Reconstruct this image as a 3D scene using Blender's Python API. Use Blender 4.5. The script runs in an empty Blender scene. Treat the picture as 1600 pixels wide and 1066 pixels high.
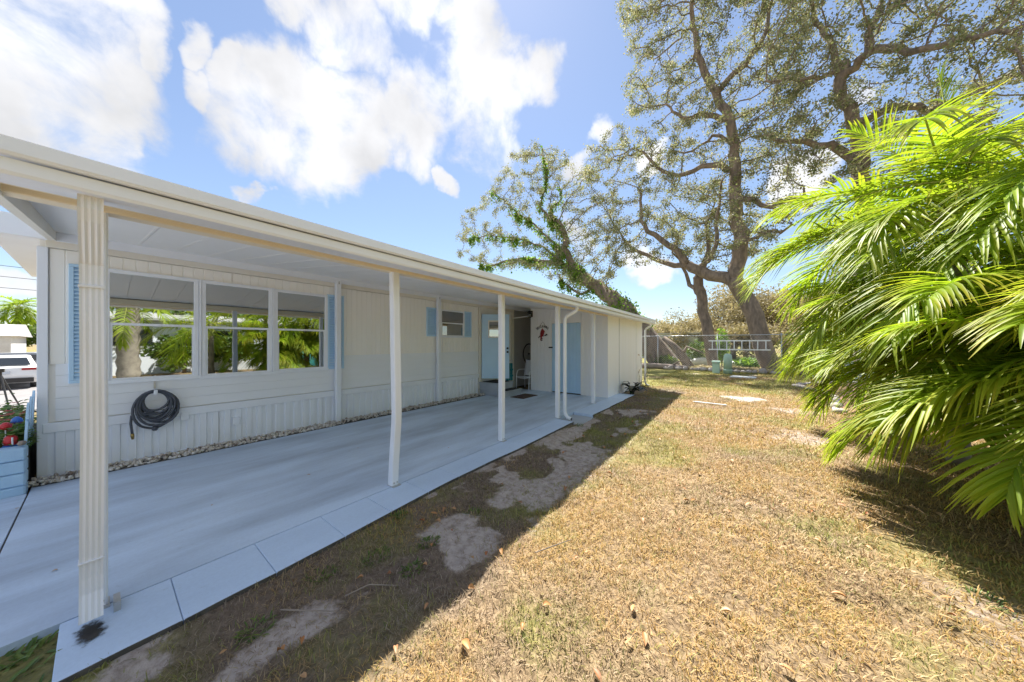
import bpy, bmesh, math, random
import numpy as np
from mathutils import Vector, Matrix, kdtree
random.seed(7); RNG = np.random.default_rng(7)
SC = bpy.context.scene
COL = SC.collection
R = math.radians

# ------------------------------------------------------------------ camera
FPX, CXP, HOR, VPX, CAMH = 478.0, 800.0, 537.0, 1155.0, 1.5     # photograph: focal length in px, horizon row, vanishing point
TH = math.atan((VPX - CXP) / FPX)
cam_d = bpy.data.cameras.new('camera'); cam = bpy.data.objects.new('camera', cam_d); COL.objects.link(cam)
cam.location = (0, 0, CAMH); cam.rotation_euler = (R(90), 0, TH)
cam_d.sensor_width = 36; cam_d.lens = 36 * FPX / 1600; cam_d.shift_y = (HOR - 533) / 1600
cam_d.clip_start = 0.05; cam_d.clip_end = 2000
SC.camera = cam
FW = (-math.sin(TH), math.cos(TH)); RT = (math.cos(TH), math.sin(TH))
def ray(u, v):
    a = (u - CXP) / FPX
    return (FW[0] + a * RT[0], FW[1] + a * RT[1], (HOR - v) / FPX)
def GZ(u, v, z=0.0):
    r = ray(u, v); t = (z - CAMH) / r[2]; return (r[0]*t, r[1]*t, z)
def PX(u, v, x):
    r = ray(u, v); t = x / r[0]; return (x, r[1]*t, CAMH + r[2]*t)
def PY(u, v, y):
    r = ray(u, v); t = y / r[1]; return (r[0]*t, y, CAMH + r[2]*t)

# ------------------------------------------------------------------ sun, sky, exposure
SUN_TRAVEL = Vector((1.05, -1.25, -2.42)).normalized()
SUN_EL = math.asin(-SUN_TRAVEL.z)
sun_d = bpy.data.lights.new('sun', 'SUN'); sun_d.energy = 4.5; sun_d.angle = R(0.55); sun_d.color = (1.0, 0.95, 0.87)
sun = bpy.data.objects.new('sun', sun_d); COL.objects.link(sun)
sun.rotation_euler = SUN_TRAVEL.to_track_quat('-Z', 'Y').to_euler(); sun.location = (-6, 8, 14)
SC.view_settings.view_transform = 'Standard'; SC.view_settings.look = 'None'
SC.view_settings.exposure = 1.62; SC.view_settings.gamma = 1.0; SC.view_settings.use_curve_mapping = False
SKY_STRENGTH = 0.0615
SC.cycles.max_bounces = 7; SC.cycles.diffuse_bounces = 6; SC.cycles.glossy_bounces = 3; SC.cycles.transmission_bounces = 4; SC.cycles.transparent_max_bounces = 4
CLOUD = 6.3          # cloud brightness in the sky texture's own unit

world = bpy.data.worlds.new('World'); SC.world = world; world.use_nodes = True
wn = world.node_tree.nodes; wl = world.node_tree.links; wn.clear()
def wnode(t, **k):
    n = wn.new(t)
    for a, b in k.items(): setattr(n, a, b)
    return n
w_out = wnode('ShaderNodeOutputWorld'); w_bg = wnode('ShaderNodeBackground'); w_bg.inputs[1].default_value = SKY_STRENGTH
wl.new(w_bg.outputs[0], w_out.inputs[0])
w_sky = wnode('ShaderNodeTexSky', sky_type='NISHITA', sun_disc=False)
w_sky.sun_elevation = SUN_EL; w_sky.sun_rotation = math.atan2(-SUN_TRAVEL.x, -SUN_TRAVEL.y)
w_sky.air_density = 1.0; w_sky.dust_density = 0.15; w_sky.ozone_density = 2.0
w_tc = wnode('ShaderNodeTexCoord')
w_nrm = wnode('ShaderNodeVectorMath', operation='NORMALIZE'); wl.new(w_tc.outputs['Generated'], w_nrm.inputs[0])
w_n1 = wnode('ShaderNodeTexNoise'); w_n1.inputs['Scale'].default_value = 6.5; w_n1.inputs['Detail'].default_value = 13; w_n1.inputs['Roughness'].default_value = 0.60; w_n1.inputs['Distortion'].default_value = 0.25
wl.new(w_nrm.outputs[0], w_n1.inputs['Vector'])
w_n2 = wnode('ShaderNodeTexNoise'); w_n2.inputs['Scale'].default_value = 4.0; w_n2.inputs['Detail'].default_value = 5
wl.new(w_nrm.outputs[0], w_n2.inputs['Vector'])
w_wn = wnode('ShaderNodeTexNoise'); w_wn.inputs['Scale'].default_value = 5.5; w_wn.inputs['Detail'].default_value = 6; wl.new(w_nrm.outputs[0], w_wn.inputs['Vector'])
w_ws = wnode('ShaderNodeVectorMath', operation='SUBTRACT'); wl.new(w_wn.outputs['Color'], w_ws.inputs[0]); w_ws.inputs[1].default_value = (0.5, 0.5, 0.5)
w_wm = wnode('ShaderNodeVectorMath', operation='SCALE'); wl.new(w_ws.outputs[0], w_wm.inputs[0]); w_wm.inputs['Scale'].default_value = 0.26
w_wa = wnode('ShaderNodeVectorMath', operation='ADD'); wl.new(w_nrm.outputs[0], w_wa.inputs[0]); wl.new(w_wm.outputs[0], w_wa.inputs[1])
w_warp = wnode('ShaderNodeVectorMath', operation='NORMALIZE'); wl.new(w_wa.outputs[0], w_warp.inputs[0])
def dirv(u, v): return Vector(ray(u, v)).normalized()
CLOUDS = [(dirv(u, v), (dirv(u, v).angle(dirv(u + r, v)) + dirv(u, v).angle(dirv(u, v + r))) / 2) for u, v, r in [
    (470, 170, 95), (570, 215, 90), (660, 190, 85), (760, 150, 85), (800, 130, 60), (740, 60, 70), (560, 60, 75), (650, 15, 70), (390, 110, 40), (318, 80, 40), (345, 150, 35), (650, 262, 45), (770, 225, 60), (480, -40, 90),
    (50, 150, 95), (130, 205, 85), (10, 90, 70), (190, 215, 50), (190, 30, 65), (225, 90, 40), (130, -10, 60), (120, 120, 40),
    (368, 293, 20), (925, 192, 30), (705, 290, 22), (895, 258, 34), (1000, 250, 30), (620, 150, 50), (20, 425, 40), (1250, 300, 45), (900, 385, 35), (1010, 410, 40), (1330, 180, 40)]]
for az, el, rr in [(60, 40, 15), (78, 32, 13), (95, 55, 14), (120, 30, 12), (150, 45, 18), (175, 28, 13), (205, 60, 13), (215, 35, 14), (245, 42, 16), (265, 25, 10), (20, 70, 10), (330, 78, 14), (110, 16, 8), (190, 14, 9), (290, 30, 10), (40, 22, 8), (70, 18, 9), (88, 14, 8), (104, 22, 9), (58, 60, 12), (128, 14, 9), (165, 62, 14), (300, 55, 12)]:  # unseen clouds; a few low ones added to brighten the shaded wall
    CLOUDS.append((Vector((math.sin(R(az))*math.cos(R(el)), math.cos(R(az))*math.cos(R(el)), math.sin(R(el)))), R(rr)))
acc = None
for c, rr in CLOUDS:
    d = wnode('ShaderNodeVectorMath', operation='DOT_PRODUCT'); wl.new(w_warp.outputs[0], d.inputs[0]); d.inputs[1].default_value = c
    m = wnode('ShaderNodeMapRange', interpolation_type='SMOOTHSTEP'); wl.new(d.outputs['Value'], m.inputs[0])
    m.inputs[1].default_value = math.cos(rr * 1.30); m.inputs[2].default_value = math.cos(rr * 0.35)
    if acc is None: acc = m.outputs[0]
    else:
        x = wnode('ShaderNodeMath', operation='MAXIMUM'); wl.new(acc, x.inputs[0]); wl.new(m.outputs[0], x.inputs[1]); acc = x.outputs[0]
def wmath(op, a, b):
    n = wnode('ShaderNodeMath', operation=op)
    for i, q in enumerate((a, b)):
        if isinstance(q, (int, float)): n.inputs[i].default_value = q
        else: wl.new(q, n.inputs[i])
    return n.outputs[0]
w_dens = wmath('ADD', acc, wmath('MULTIPLY', wmath('SUBTRACT', w_n1.outputs['Fac'], 0.5), 2.3))
w_mask = wnode('ShaderNodeMapRange', interpolation_type='SMOOTHSTEP'); wl.new(w_dens, w_mask.inputs[0]); w_mask.inputs[1].default_value = 0.44; w_mask.inputs[2].default_value = 1.15
w_cr = wnode('ShaderNodeMapRange'); wl.new(w_n2.outputs['Fac'], w_cr.inputs[0]); w_cr.inputs[1].default_value = 0.35; w_cr.inputs[2].default_value = 0.65; w_cr.inputs[3].default_value = 0.66; w_cr.inputs[4].default_value = 1.0
w_cc = wnode('ShaderNodeVectorMath', operation='SCALE'); w_cc.inputs[0].default_value = (CLOUD*0.985, CLOUD*0.99, CLOUD*1.02); wl.new(w_cr.outputs[0], w_cc.inputs['Scale'])
# thin high veil that pales the blue everywhere
w_veil = wnode('ShaderNodeMixRGB'); w_veil.inputs[0].default_value = 0.25; wl.new(w_sky.outputs[0], w_veil.inputs[1]); w_veil.inputs[2].default_value = (2.6, 3.0, 4.2, 1)
w_mix = wnode('ShaderNodeMixRGB'); wl.new(w_mask.outputs[0], w_mix.inputs[0]); wl.new(w_veil.outputs[0], w_mix.inputs[1]); wl.new(w_cc.outputs[0], w_mix.inputs[2])
wl.new(w_mix.outputs[0], w_bg.inputs[0])

# ------------------------------------------------------------------ tagging and mesh helpers
def tag(o, label=None, cat=None, group=None, kind=None):
    if label: o['label'] = label
    if cat: o['category'] = cat
    if group: o['group'] = group
    if kind: o['kind'] = kind
    return o
def thing(name, loc, label, cat, group=None):
    o = bpy.data.objects.new(name, None); COL.objects.link(o); o.location = loc; o.empty_display_size = 0.2
    return tag(o, label, cat, group)
def origin(o):
    p = Vector((0, 0, 0))
    while o is not None: p += o.location; o = o.parent
    return p
def link(name, me, parent=None, loc=None):
    o = bpy.data.objects.new(name, me); COL.objects.link(o)
    if parent is not None: o.parent = parent
    if loc is not None: o.location = loc
    return o
def frame(d, up=Vector((0, 0, 1))):
    d = Vector(d).normalized()
    if abs(d.dot(up)) > 0.98: up = Vector((1, 0, 0))
    a = d.cross(up).normalized(); return a, a.cross(d).normalized()
class MB:
    def __init__(s): s.v = []; s.f = []
    def box(s, x0, x1, y0, y1, z0, z1):
        b = len(s.v)
        s.v += [(x, y, z) for z in (z0, z1) for y in (y0, y1) for x in (x0, x1)]
        s.f += [tuple(b + i for i in q) for q in ((0,2,3,1),(4,5,7,6),(0,1,5,4),(2,6,7,3),(0,4,6,2),(1,3,7,5))]
        return s
    def prism(s, poly, a, b):          # polygon (list of 3D points) swept by vector b-a
        n = len(poly); k = len(s.v); d = Vector(b) - Vector(a)
        s.v += [tuple(Vector(p)) for p in poly] + [tuple(Vector(p) + d) for p in poly]
        s.f += [tuple(range(k + n - 1, k - 1, -1)), tuple(range(k + n, k + 2*n))]
        s.f += [(k+i, k+(i+1) % n, k+n+(i+1) % n, k+n+i) for i in range(n)]
        return s
    def bar(s, p, q, w, h, up=(0, 0, 1)):
        p = Vector(p); q = Vector(q); a, u = frame(q - p, Vector(up)); a *= w/2; u *= h/2
        return s.prism([p-a-u, p+a-u, p+a+u, p-a+u], p, q)
    def tube(s, pts, rad, n=6, cap=True):
        pts = [Vector(p) for p in pts]; k0 = len(s.v); m = len(pts)
        if not hasattr(rad, '__len__'): rad = [rad]*m
        a = u = None
        for i, p in enumerate(pts):
            d = (pts[min(i+1, m-1)] - pts[max(i-1, 0)])
            if d.length < 1e-9: d = Vector((0, 0, 1))
            d.normalize()
            if a is None: a, u = frame(d)
            else:
                a = (a - d * a.dot(d))
                if a.length < 1e-6: a, u = frame(d)
                a.normalize(); u = a.cross(d)
            for j in range(n):
                t = 2*math.pi*j/n; s.v.append(tuple(p + a*(rad[i]*math.cos(t)) + u*(rad[i]*math.sin(t))))
        for i in range(m-1):
            for j in range(n):
                s.f.append((k0+i*n+j, k0+i*n+(j+1) % n, k0+(i+1)*n+(j+1) % n, k0+(i+1)*n+j))
        if cap:
            s.f.append(tuple(k0 + j for j in range(n-1, -1, -1))); s.f.append(tuple(k0+(m-1)*n+j for j in range(n)))
        return s
    def lathe(s, prof, c, n=16):       # profile (r, z) about a vertical axis at c
        k = len(s.v)
        for r, z in prof:
            for j in range(n):
                t = 2*math.pi*j/n; s.v.append((c[0]+r*math.cos(t), c[1]+r*math.sin(t), c[2]+z))
        for i in range(len(prof)-1):
            for j in range(n): s.f.append((k+i*n+j, k+i*n+(j+1) % n, k+(i+1)*n+(j+1) % n, k+(i+1)*n+j))
        s.f.append(tuple(k+j for j in range(n-1, -1, -1))); s.f.append(tuple(k+(len(prof)-1)*n+j for j in range(n)))
        return s
    def poly(s, pts):
        k = len(s.v); s.v += [tuple(p) for p in pts]; s.f.append(tuple(range(k, k+len(pts)))); return s
    def build(s, name, mat, parent=None, smooth=False, bevel=0, loc=None):
        o3 = origin(parent) if parent is not None else Vector(loc or (0, 0, 0))
        me = bpy.data.meshes.new(name); me.from_pydata([(x-o3.x, y-o3.y, z-o3.z) for x, y, z in s.v], [], s.f)
        if bevel:
            bm = bmesh.new(); bm.from_mesh(me); bmesh.ops.bevel(bm, geom=bm.edges[:], offset=bevel, segments=1, affect='EDGES', clamp_overlap=True); bm.to_mesh(me); bm.free()
        if mat: me.materials.append(mat)
        if smooth:
            for p in me.polygons: p.use_smooth = True
        me.validate()
        return link(name, me, parent, loc if parent is None else None)
def box(name, mat, parent, x0, x1, y0, y1, z0, z1, bevel=0.0): return MB().box(x0, x1, y0, y1, z0, z1).build(name, mat, parent, bevel=bevel)
def np_mesh(name, V, F, mat, parent=None, attrs=None, smooth=False):
    """V (n,3) array, F (m,k) array with constant k"""
    V = np.asarray(V, np.float32); F = np.asarray(F, np.int32); me = bpy.data.meshes.new(name)
    if parent is not None: V = V - np.array(origin(parent), np.float32)
    m, k = F.shape
    me.vertices.add(len(V)); me.vertices.foreach_set('co', V.ravel())
    me.loops.add(m*k); me.loops.foreach_set('vertex_index', F.ravel())
    me.polygons.add(m); me.polygons.foreach_set('loop_start', np.arange(0, m*k, k, dtype=np.int32))
    if smooth: me.polygons.foreach_set('use_smooth', np.ones(m, bool))
    for an, arr in (attrs or {}).items():
        a = me.attributes.new(an, 'FLOAT', 'POINT'); a.data.foreach_set('value', np.asarray(arr, np.float32).ravel())
    me.update(calc_edges=True)
    if mat: me.materials.append(mat)
    return link(name, me, parent)
def vnoise(x, y, seed=0):
    x = np.asarray(x, float); y = np.asarray(y, float)
    xi = np.floor(x).astype(np.int64); yi = np.floor(y).astype(np.int64); fx = x - xi; fy = y - yi
    fx = fx*fx*(3-2*fx); fy = fy*fy*(3-2*fy)
    def h(a, b):
        n = (a*374761393 + b*668265263 + seed*1442695041) & 0x7fffffff
        n = ((n ^ (n >> 13)) * 1274126177) & 0x7fffffff
        return ((n ^ (n >> 16)) & 0xffff) / 65535.0
    return (h(xi, yi)*(1-fx)+h(xi+1, yi)*fx)*(1-fy) + (h(xi, yi+1)*(1-fx)+h(xi+1, yi+1)*fx)*fy
def fbm(x, y, seed=0, o=4):
    s = 0; a = 0.5; t = 0
    for i in range(o): s = s + a*vnoise(np.asarray(x)*2**i, np.asarray(y)*2**i, seed+i*17); t += a; a *= 0.55
    return s/t
def sstep(a, b, x): t = np.clip((np.asarray(x, float)-a)/(b-a), 0, 1); return t*t*(3-2*t)

# ------------------------------------------------------------------ materials
def nodes(name):
    m = bpy.data.materials.new(name); m.use_nodes = True; nt = m.node_tree
    return m, nt, nt.nodes['Principled BSDF']
def N(nt, t, **k):
    n = nt.nodes.new(t)
    for a, b in k.items(): setattr(n, a, b)
    return n
def pos(nt): return N(nt, 'ShaderNodeNewGeometry').outputs['Position']
def noise(nt, scale, detail=4, rough=0.55, vec=None, stretch=None):
    n = N(nt, 'ShaderNodeTexNoise'); n.inputs['Scale'].default_value = scale; n.inputs['Detail'].default_value = detail; n.inputs['Roughness'].default_value = rough
    v = vec or pos(nt)
    if stretch:
        mp = N(nt, 'ShaderNodeVectorMath', operation='MULTIPLY'); nt.links.new(v, mp.inputs[0]); mp.inputs[1].default_value = stretch; v = mp.outputs[0]
    nt.links.new(v, n.inputs['Vector']); return n.outputs['Fac']
def ramp(nt, fac, stops):
    r = N(nt, 'ShaderNodeValToRGB'); e = r.color_ramp.elements
    while len(e) < len(stops): e.new(0.5)
    for i, (p, c) in enumerate(stops): e[i].position = p; e[i].color = (*c, 1)
    nt.links.new(fac, r.inputs[0]); return r.outputs[0]
def mix(nt, fac, a, b, mode='MIX'):
    m = N(nt, 'ShaderNodeMixRGB', blend_type=mode)
    for i, q in enumerate((fac, a, b)):
        if isinstance(q, (int, float)): m.inputs[i].default_value = q
        elif isinstance(q, tuple): m.inputs[i].default_value = (*q, 1)
        else: nt.links.new(q, m.inputs[i])
    return m.outputs[0]
def bump(nt, b, h, strength, dist=0.01):
    n = N(nt, 'ShaderNodeBump'); n.inputs['Strength'].default_value = strength; n.inputs['Distance'].default_value = dist
    nt.links.new(h, n.inputs['Height']); nt.links.new(n.outputs[0], b.inputs['Normal'])
def simple(name, col, rough=0.5, col2=None, scale=3.0, lo=0.4, hi=0.75, bmp=0.0, bscale=60, metal=0.0, stretch=None, detail=5, spec=None):
    m, nt, b = nodes(name)
    if col2 is None: col2 = tuple(c*0.82 for c in col)
    nt.links.new(ramp(nt, noise(nt, scale, detail, 0.6, stretch=stretch), [(lo, col), (hi, col2)]), b.inputs['Base Color'])
    b.inputs['Roughness'].default_value = rough; b.inputs['Metallic'].default_value = metal
    if spec is not None: b.inputs['Specular IOR Level'].default_value = spec
    if bmp: bump(nt, b, noise(nt, bscale, 4), bmp)
    return m
def foliage(name, cols, rough=0.5, trans=0.35, scale=0.8, tip=None, patch=None, tcol=1.0):
    """leaf shader: colour differs from leaf to leaf and from clump to clump; light shines through"""
    m, nt, b = nodes(name)
    g = N(nt, 'ShaderNodeNewGeometry'); n = len(cols)
    c = ramp(nt, g.outputs['Random Per Island'], [(i/(n-1) if n > 1 else 0, q) for i, q in enumerate(cols)])
    c2 = ramp(nt, noise(nt, scale, 3), [(0.35, (0.72, 0.72, 0.72)), (0.65, (1.2, 1.2, 1.2))])
    c = mix(nt, 1.0, c, c2, 'MULTIPLY')
    if tip is not None:
        a = N(nt, 'ShaderNodeAttribute', attribute_name='tip'); c = mix(nt, a.outputs['Fac'], c, tip)
    nt.links.new(c, b.inputs['Base Color']); b.inputs['Roughness'].default_value = rough
    t = N(nt, 'ShaderNodeBsdfTranslucent'); nt.links.new(mix(nt, 1.0, c, (tcol, tcol, tcol*0.7), 'MULTIPLY'), t.inputs[0])
    ms = N(nt, 'ShaderNodeMixShader'); ms.inputs[0].default_value = trans
    nt.links.new(b.outputs[0], ms.inputs[1]); nt.links.new(t.outputs[0], ms.inputs[2])
    nt.links.new(ms.outputs[0], nt.nodes['Material Output'].inputs['Surface'])
    return m
MT = {}
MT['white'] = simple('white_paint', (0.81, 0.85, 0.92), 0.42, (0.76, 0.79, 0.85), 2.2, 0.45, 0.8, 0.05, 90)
MT['siding'] = simple('siding_paint', (0.90, 0.89, 0.86), 0.38, (0.86, 0.85, 0.81), 1.6, 0.4, 0.75, 0.04, 70, stretch=(1, 1, 0.3))
MT['spout'] = simple('downspout_enamel', (0.78, 0.81, 0.88), 0.35, (0.70, 0.68, 0.66), 5, 0.52, 0.85, 0.05, 60, stretch=(1, 1, 0.25))
MT['cream'] = simple('cream_paint', (0.85, 0.75, 0.56), 0.42, (0.80, 0.69, 0.49), 2.5, 0.4, 0.8, 0.04, 80)
MT['header'] = simple('header_paint', (0.79, 0.76, 0.68), 0.42, (0.73, 0.69, 0.60), 2.5, 0.4, 0.8, 0.04, 80)
MT['ceiling'] = simple('ceiling_pan', (0.89, 0.88, 0.86), 0.5, (0.86, 0.85, 0.83), 1.2)
MT['blue'] = simple('powder_blue_paint', (0.48, 0.70, 0.92), 0.45, (0.44, 0.66, 0.88), 3, bmp=0.04)
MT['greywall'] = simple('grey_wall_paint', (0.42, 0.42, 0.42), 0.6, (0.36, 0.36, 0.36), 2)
MT['shed'] = simple('shed_paint', (0.85, 0.86, 0.88), 0.5, (0.81, 0.81, 0.79), 1.5, 0.4, 0.8, 0.08, 50, stretch=(1, 1, 0.2))
MT['black'] = simple('black_metal', (0.02, 0.02, 0.022), 0.4)
MT['rubber'] = simple('black_rubber', (0.025, 0.025, 0.027), 0.7)
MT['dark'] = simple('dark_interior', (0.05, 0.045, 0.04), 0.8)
MT['hose'] = simple('grey_hose', (0.065, 0.075, 0.10), 0.45)
MT['brass'] = simple('brass', (0.45, 0.33, 0.12), 0.35, metal=0.9)
MT['steel'] = simple('galvanised_steel', (0.55, 0.56, 0.57), 0.42, metal=0.75, scale=12)
MT['alu'] = simple('aluminium', (0.78, 0.79, 0.80), 0.38, metal=0.35)
MT['tealfab'] = simple('teal_fabric', (0.02, 0.22, 0.29), 0.75, (0.015, 0.16, 0.22), 20)
MT['mat'] = simple('coir_mat', (0.09, 0.055, 0.045), 0.95, (0.04, 0.03, 0.03), 30, bmp=0.5, bscale=200)
MT['darkmat'] = simple('black_mat', (0.02, 0.02, 0.025), 0.95, (0.04, 0.04, 0.045), 40, bmp=0.5, bscale=200)
MT['stepgrey'] = simple('grey_step_paint', (0.40, 0.44, 0.50), 0.5, (0.34, 0.38, 0.43), 4)
MT['red'] = simple('red_enamel', (0.30, 0.02, 0.02), 0.4)
MT['iron'] = simple('dark_iron', (0.03, 0.025, 0.02), 0.6)
MT['pedestal'] = simple('pale_green_enamel', (0.38, 0.54, 0.46), 0.5, (0.33, 0.48, 0.40), 4, bmp=0.04)
MT['bark'] = simple('oak_bark', (0.30, 0.23, 0.175), 0.9, (0.12, 0.095, 0.075), 5.0, 0.35, 0.68, 1.0, 16, stretch=(1, 1, 0.35))
MT['bark_far'] = simple('far_bark', (0.20, 0.17, 0.14), 0.9, (0.12, 0.10, 0.085), 3)
MT['log'] = simple('weathered_log', (0.30, 0.25, 0.21), 0.9, (0.16, 0.13, 0.11), 4, bmp=0.6, bscale=25)
MT['palmtrunk'] = simple('palm_trunk', (0.26, 0.23, 0.19), 0.85, (0.15, 0.13, 0.11), 6, bmp=0.4, bscale=30)
MT['crownshaft'] = simple('palm_crownshaft', (0.20, 0.28, 0.07), 0.45, (0.30, 0.30, 0.10), 6)
MT['rachis'] = simple('palm_rachis', (0.34, 0.38, 0.07), 0.45, (0.42, 0.36, 0.08), 5)
def stone_mat():
    m, nt, b = nodes('river_stone')
    oi = N(nt, 'ShaderNodeObjectInfo'); g = N(nt, 'ShaderNodeNewGeometry')
    ad = N(nt, 'ShaderNodeMath', operation='ADD'); nt.links.new(oi.outputs['Random'], ad.inputs[0]); nt.links.new(g.outputs['Random Per Island'], ad.inputs[1])
    fr = N(nt, 'ShaderNodeMath', operation='FRACT'); nt.links.new(ad.outputs[0], fr.inputs[0])
    c = ramp(nt, fr.outputs[0], [(0, (0.72, 0.69, 0.64)), (0.3, (0.56, 0.51, 0.45)), (0.5, (0.80, 0.78, 0.74)), (0.72, (0.40, 0.34, 0.29)), (0.88, (0.64, 0.58, 0.50)), (1, (0.26, 0.20, 0.17))])
    c = mix(nt, 0.5, c, ramp(nt, noise(nt, 30, 3), [(0.3, (0.8, 0.8, 0.8)), (0.7, (1.1, 1.1, 1.1))]), 'MULTIPLY')
    nt.links.new(c, b.inputs['Base Color']); b.inputs['Roughness'].default_value = 0.75; bump(nt, b, noise(nt, 60, 3), 0.3)
    return m
MT['stone'] = stone_mat()
MT['edgestone'] = simple('garden_stone', (0.48, 0.44, 0.40), 0.85, (0.26, 0.22, 0.19), 5, 0.4, 0.7, 0.8, 14)
def concrete(name, col, dark, streak=True):
    m, nt, b = nodes(name)
    c = ramp(nt, noise(nt, 1.3, 6, 0.6, stretch=(1.6, 0.35, 1)), [(0.36, dark), (0.62, col)])
    c = mix(nt, 0.5, c, ramp(nt, noise(nt, 45, 5, 0.7), [(0.3, (0.86, 0.86, 0.87)), (0.7, (1.05, 1.05, 1.05))]), 'MULTIPLY')
    sp = ramp(nt, noise(nt, 9, 6, 0.75), [(0.62, (1, 1, 1)), (0.74, (0.60, 0.59, 0.58))])
    c = mix(nt, 0.6, c, sp, 'MULTIPLY')
    nt.links.new(c, b.inputs['Base Color']); b.inputs['Roughness'].default_value = 0.55
    bump(nt, b, noise(nt, 120, 5, 0.7), 0.18, 0.004)
    return m
MT['slab'] = concrete('painted_concrete', (0.60, 0.73, 0.91), (0.40, 0.49, 0.62))
MT['kerb'] = concrete('painted_kerb', (0.58, 0.72, 0.92), (0.50, 0.63, 0.82))
MT['driveway'] = concrete('bare_concrete', (0.62, 0.60, 0.57), (0.52, 0.50, 0.47))
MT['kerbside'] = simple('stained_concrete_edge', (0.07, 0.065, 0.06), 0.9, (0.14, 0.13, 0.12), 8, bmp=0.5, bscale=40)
MT['block'] = simple('blue_painted_block', (0.42, 0.62, 0.82), 0.6, (0.36, 0.55, 0.76), 4, bmp=0.9, bscale=22)
MT['asphalt'] = simple('asphalt', (0.23, 0.22, 0.22), 0.9, (0.18, 0.17, 0.17), 2, bmp=0.2, bscale=80)
def glass_mat(name, tint):
    m, nt, b = nodes(name); b.inputs['Base Color'].default_value = (*tint, 1); b.inputs['Metallic'].default_value = 1.0; b.inputs['Roughness'].default_value = 0.015
    bump(nt, b, noise(nt, 2.2, 2), 0.03, 0.02); return m
MT['glass'] = glass_mat('reflective_window_glass', (0.52, 0.54, 0.53))
MT['glass2'] = glass_mat('screened_window_glass', (0.36, 0.38, 0.37))
MT['glassdim'] = glass_mat('frosted_glass', (0.30, 0.31, 0.30))
MT['oakleaf'] = foliage('oak_leaves', [(0.13, 0.165, 0.065), (0.23, 0.25, 0.12), (0.31, 0.30, 0.18), (0.16, 0.20, 0.08), (0.42, 0.39, 0.30), (0.26, 0.23, 0.15)], 0.6, 0.52, 0.7)
MT['ivy'] = foliage('ivy_leaves', [(0.10, 0.22, 0.03), (0.20, 0.36, 0.04), (0.32, 0.48, 0.06)], 0.5, 0.5, 1.2)
MT['farleaf'] = foliage('far_leaves', [(0.34, 0.28, 0.16), (0.42, 0.35, 0.21), (0.28, 0.25, 0.13), (0.46, 0.38, 0.26)], 0.7, 0.3, 0.4)
MT['greenleaf'] = foliage('green_leaves', [(0.06, 0.13, 0.02), (0.12, 0.20, 0.035), (0.19, 0.25, 0.05)], 0.45, 0.35, 0.8)
MT['frond'] = foliage('palm_leaflets', [(0.15, 0.25, 0.017), (0.24, 0.36, 0.02), (0.34, 0.44, 0.032), (0.20, 0.31, 0.018)], 0.42, 0.55, 1.2, tip=(0.56, 0.42, 0.05), tcol=1.2)
MT['frond'].node_tree.nodes['Principled BSDF'].inputs['Specular IOR Level'].default_value = 0.28
MT['darkplant'] = foliage('rubber_plant_leaves', [(0.015, 0.028, 0.022), (0.03, 0.05, 0.03)], 0.25, 0.1)
MT['flowerleaf'] = foliage('flower_bed_leaves', [(0.05, 0.14, 0.03), (0.15, 0.28, 0.05), (0.22, 0.30, 0.08)], 0.45, 0.35, 4)
MT['litter'] = foliage('fallen_leaf', [(0.46, 0.27, 0.11), (0.55, 0.33, 0.15), (0.36, 0.18, 0.08), (0.58, 0.42, 0.24)], 0.6, 0.25)
# ================================================================== ground
LZ = -0.06          # lawn level below the slab top
def ground_z(x, y):
    x = np.asarray(x, float); y = np.asarray(y, float)
    far = sstep(9.0, 22.0, -x - 2.0) * (x < -9)
    z = LZ - 0.50*far + 0.022*(fbm(x*0.9, y*0.9, 3) - 0.5)*sstep(-2.45, -2.0, x)
    z = z - 0.035*sstep(0.55, 0.75, fbm(x*2.2 + 9, y*2.2, 8))*sstep(-2.35, -2.1, x)*(x < 3)
    z = z + 0.032*sstep(-2.25, -2.42, x)*(x > -2.8)*(y > -0.3)*(y < 9.6)*(1 - sstep(5.30, 5.42, y)*sstep(6.30, 6.20, y))
    return z
def sand_mask(x, y):
    x = np.asarray(x, float); y = np.asarray(y, float)
    strip = sstep(-1.15, -1.75, x)*sstep(-2.75, -2.4, x)*sstep(11, 8, y)
    a = strip*0.95*sstep(0.515, 0.615, fbm(x*2.6 + 3.1, y*1.9 + 1.7, 21, 5))
    b = sstep(0.72, 0.80, fbm(x*0.55 + 7, y*0.55, 33))*0.55
    def blob(cx, cy, rx, ry): return sstep(1.25, 0.55, np.sqrt(((x-cx)/rx)**2 + ((y-cy)/ry)**2) + 1.5*(fbm(x*4.5, y*3.5, 5, 5) - 0.5))
    c = np.maximum(blob(0.05, 10.9, 0.55, 0.42), np.maximum(0.45*blob(0.9, 7.0, 0.5, 0.45), 0.6*blob(1.1, 3.0, 0.3, 0.5)*0.5))
    c = np.maximum(c, 0.5*blob(1.2, 9.6, 0.6, 0.4))
    c = np.maximum(c, 0.9*np.maximum(blob(-1.95, 0.66, 0.17, 0.34), np.maximum(blob(-2.02, 1.72, 0.15, 0.30), np.maximum(blob(-1.9, 2.6, 0.16, 0.30), blob(-1.85, 4.2, 0.2, 0.6)))))
    return np.clip(np.maximum(np.maximum(a, b), c), 0, 1)
def green_mask(x, y):
    x = np.asarray(x, float); y = np.asarray(y, float)
    g = 1.0*sstep(10.5, 15.0, y)*sstep(0.22, 0.46, fbm(x*0.5, y*0.9, 44)) + 0.62*sstep(0.48, 0.72, fbm(x*1.1 + 4, y*1.1, 51)) + 0.4*sstep(-1.2, -1.7, x)*sstep(0.5, 0.68, fbm(x*2.3, y*2.3, 57))
    return np.clip(g, 0, 1)
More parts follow.
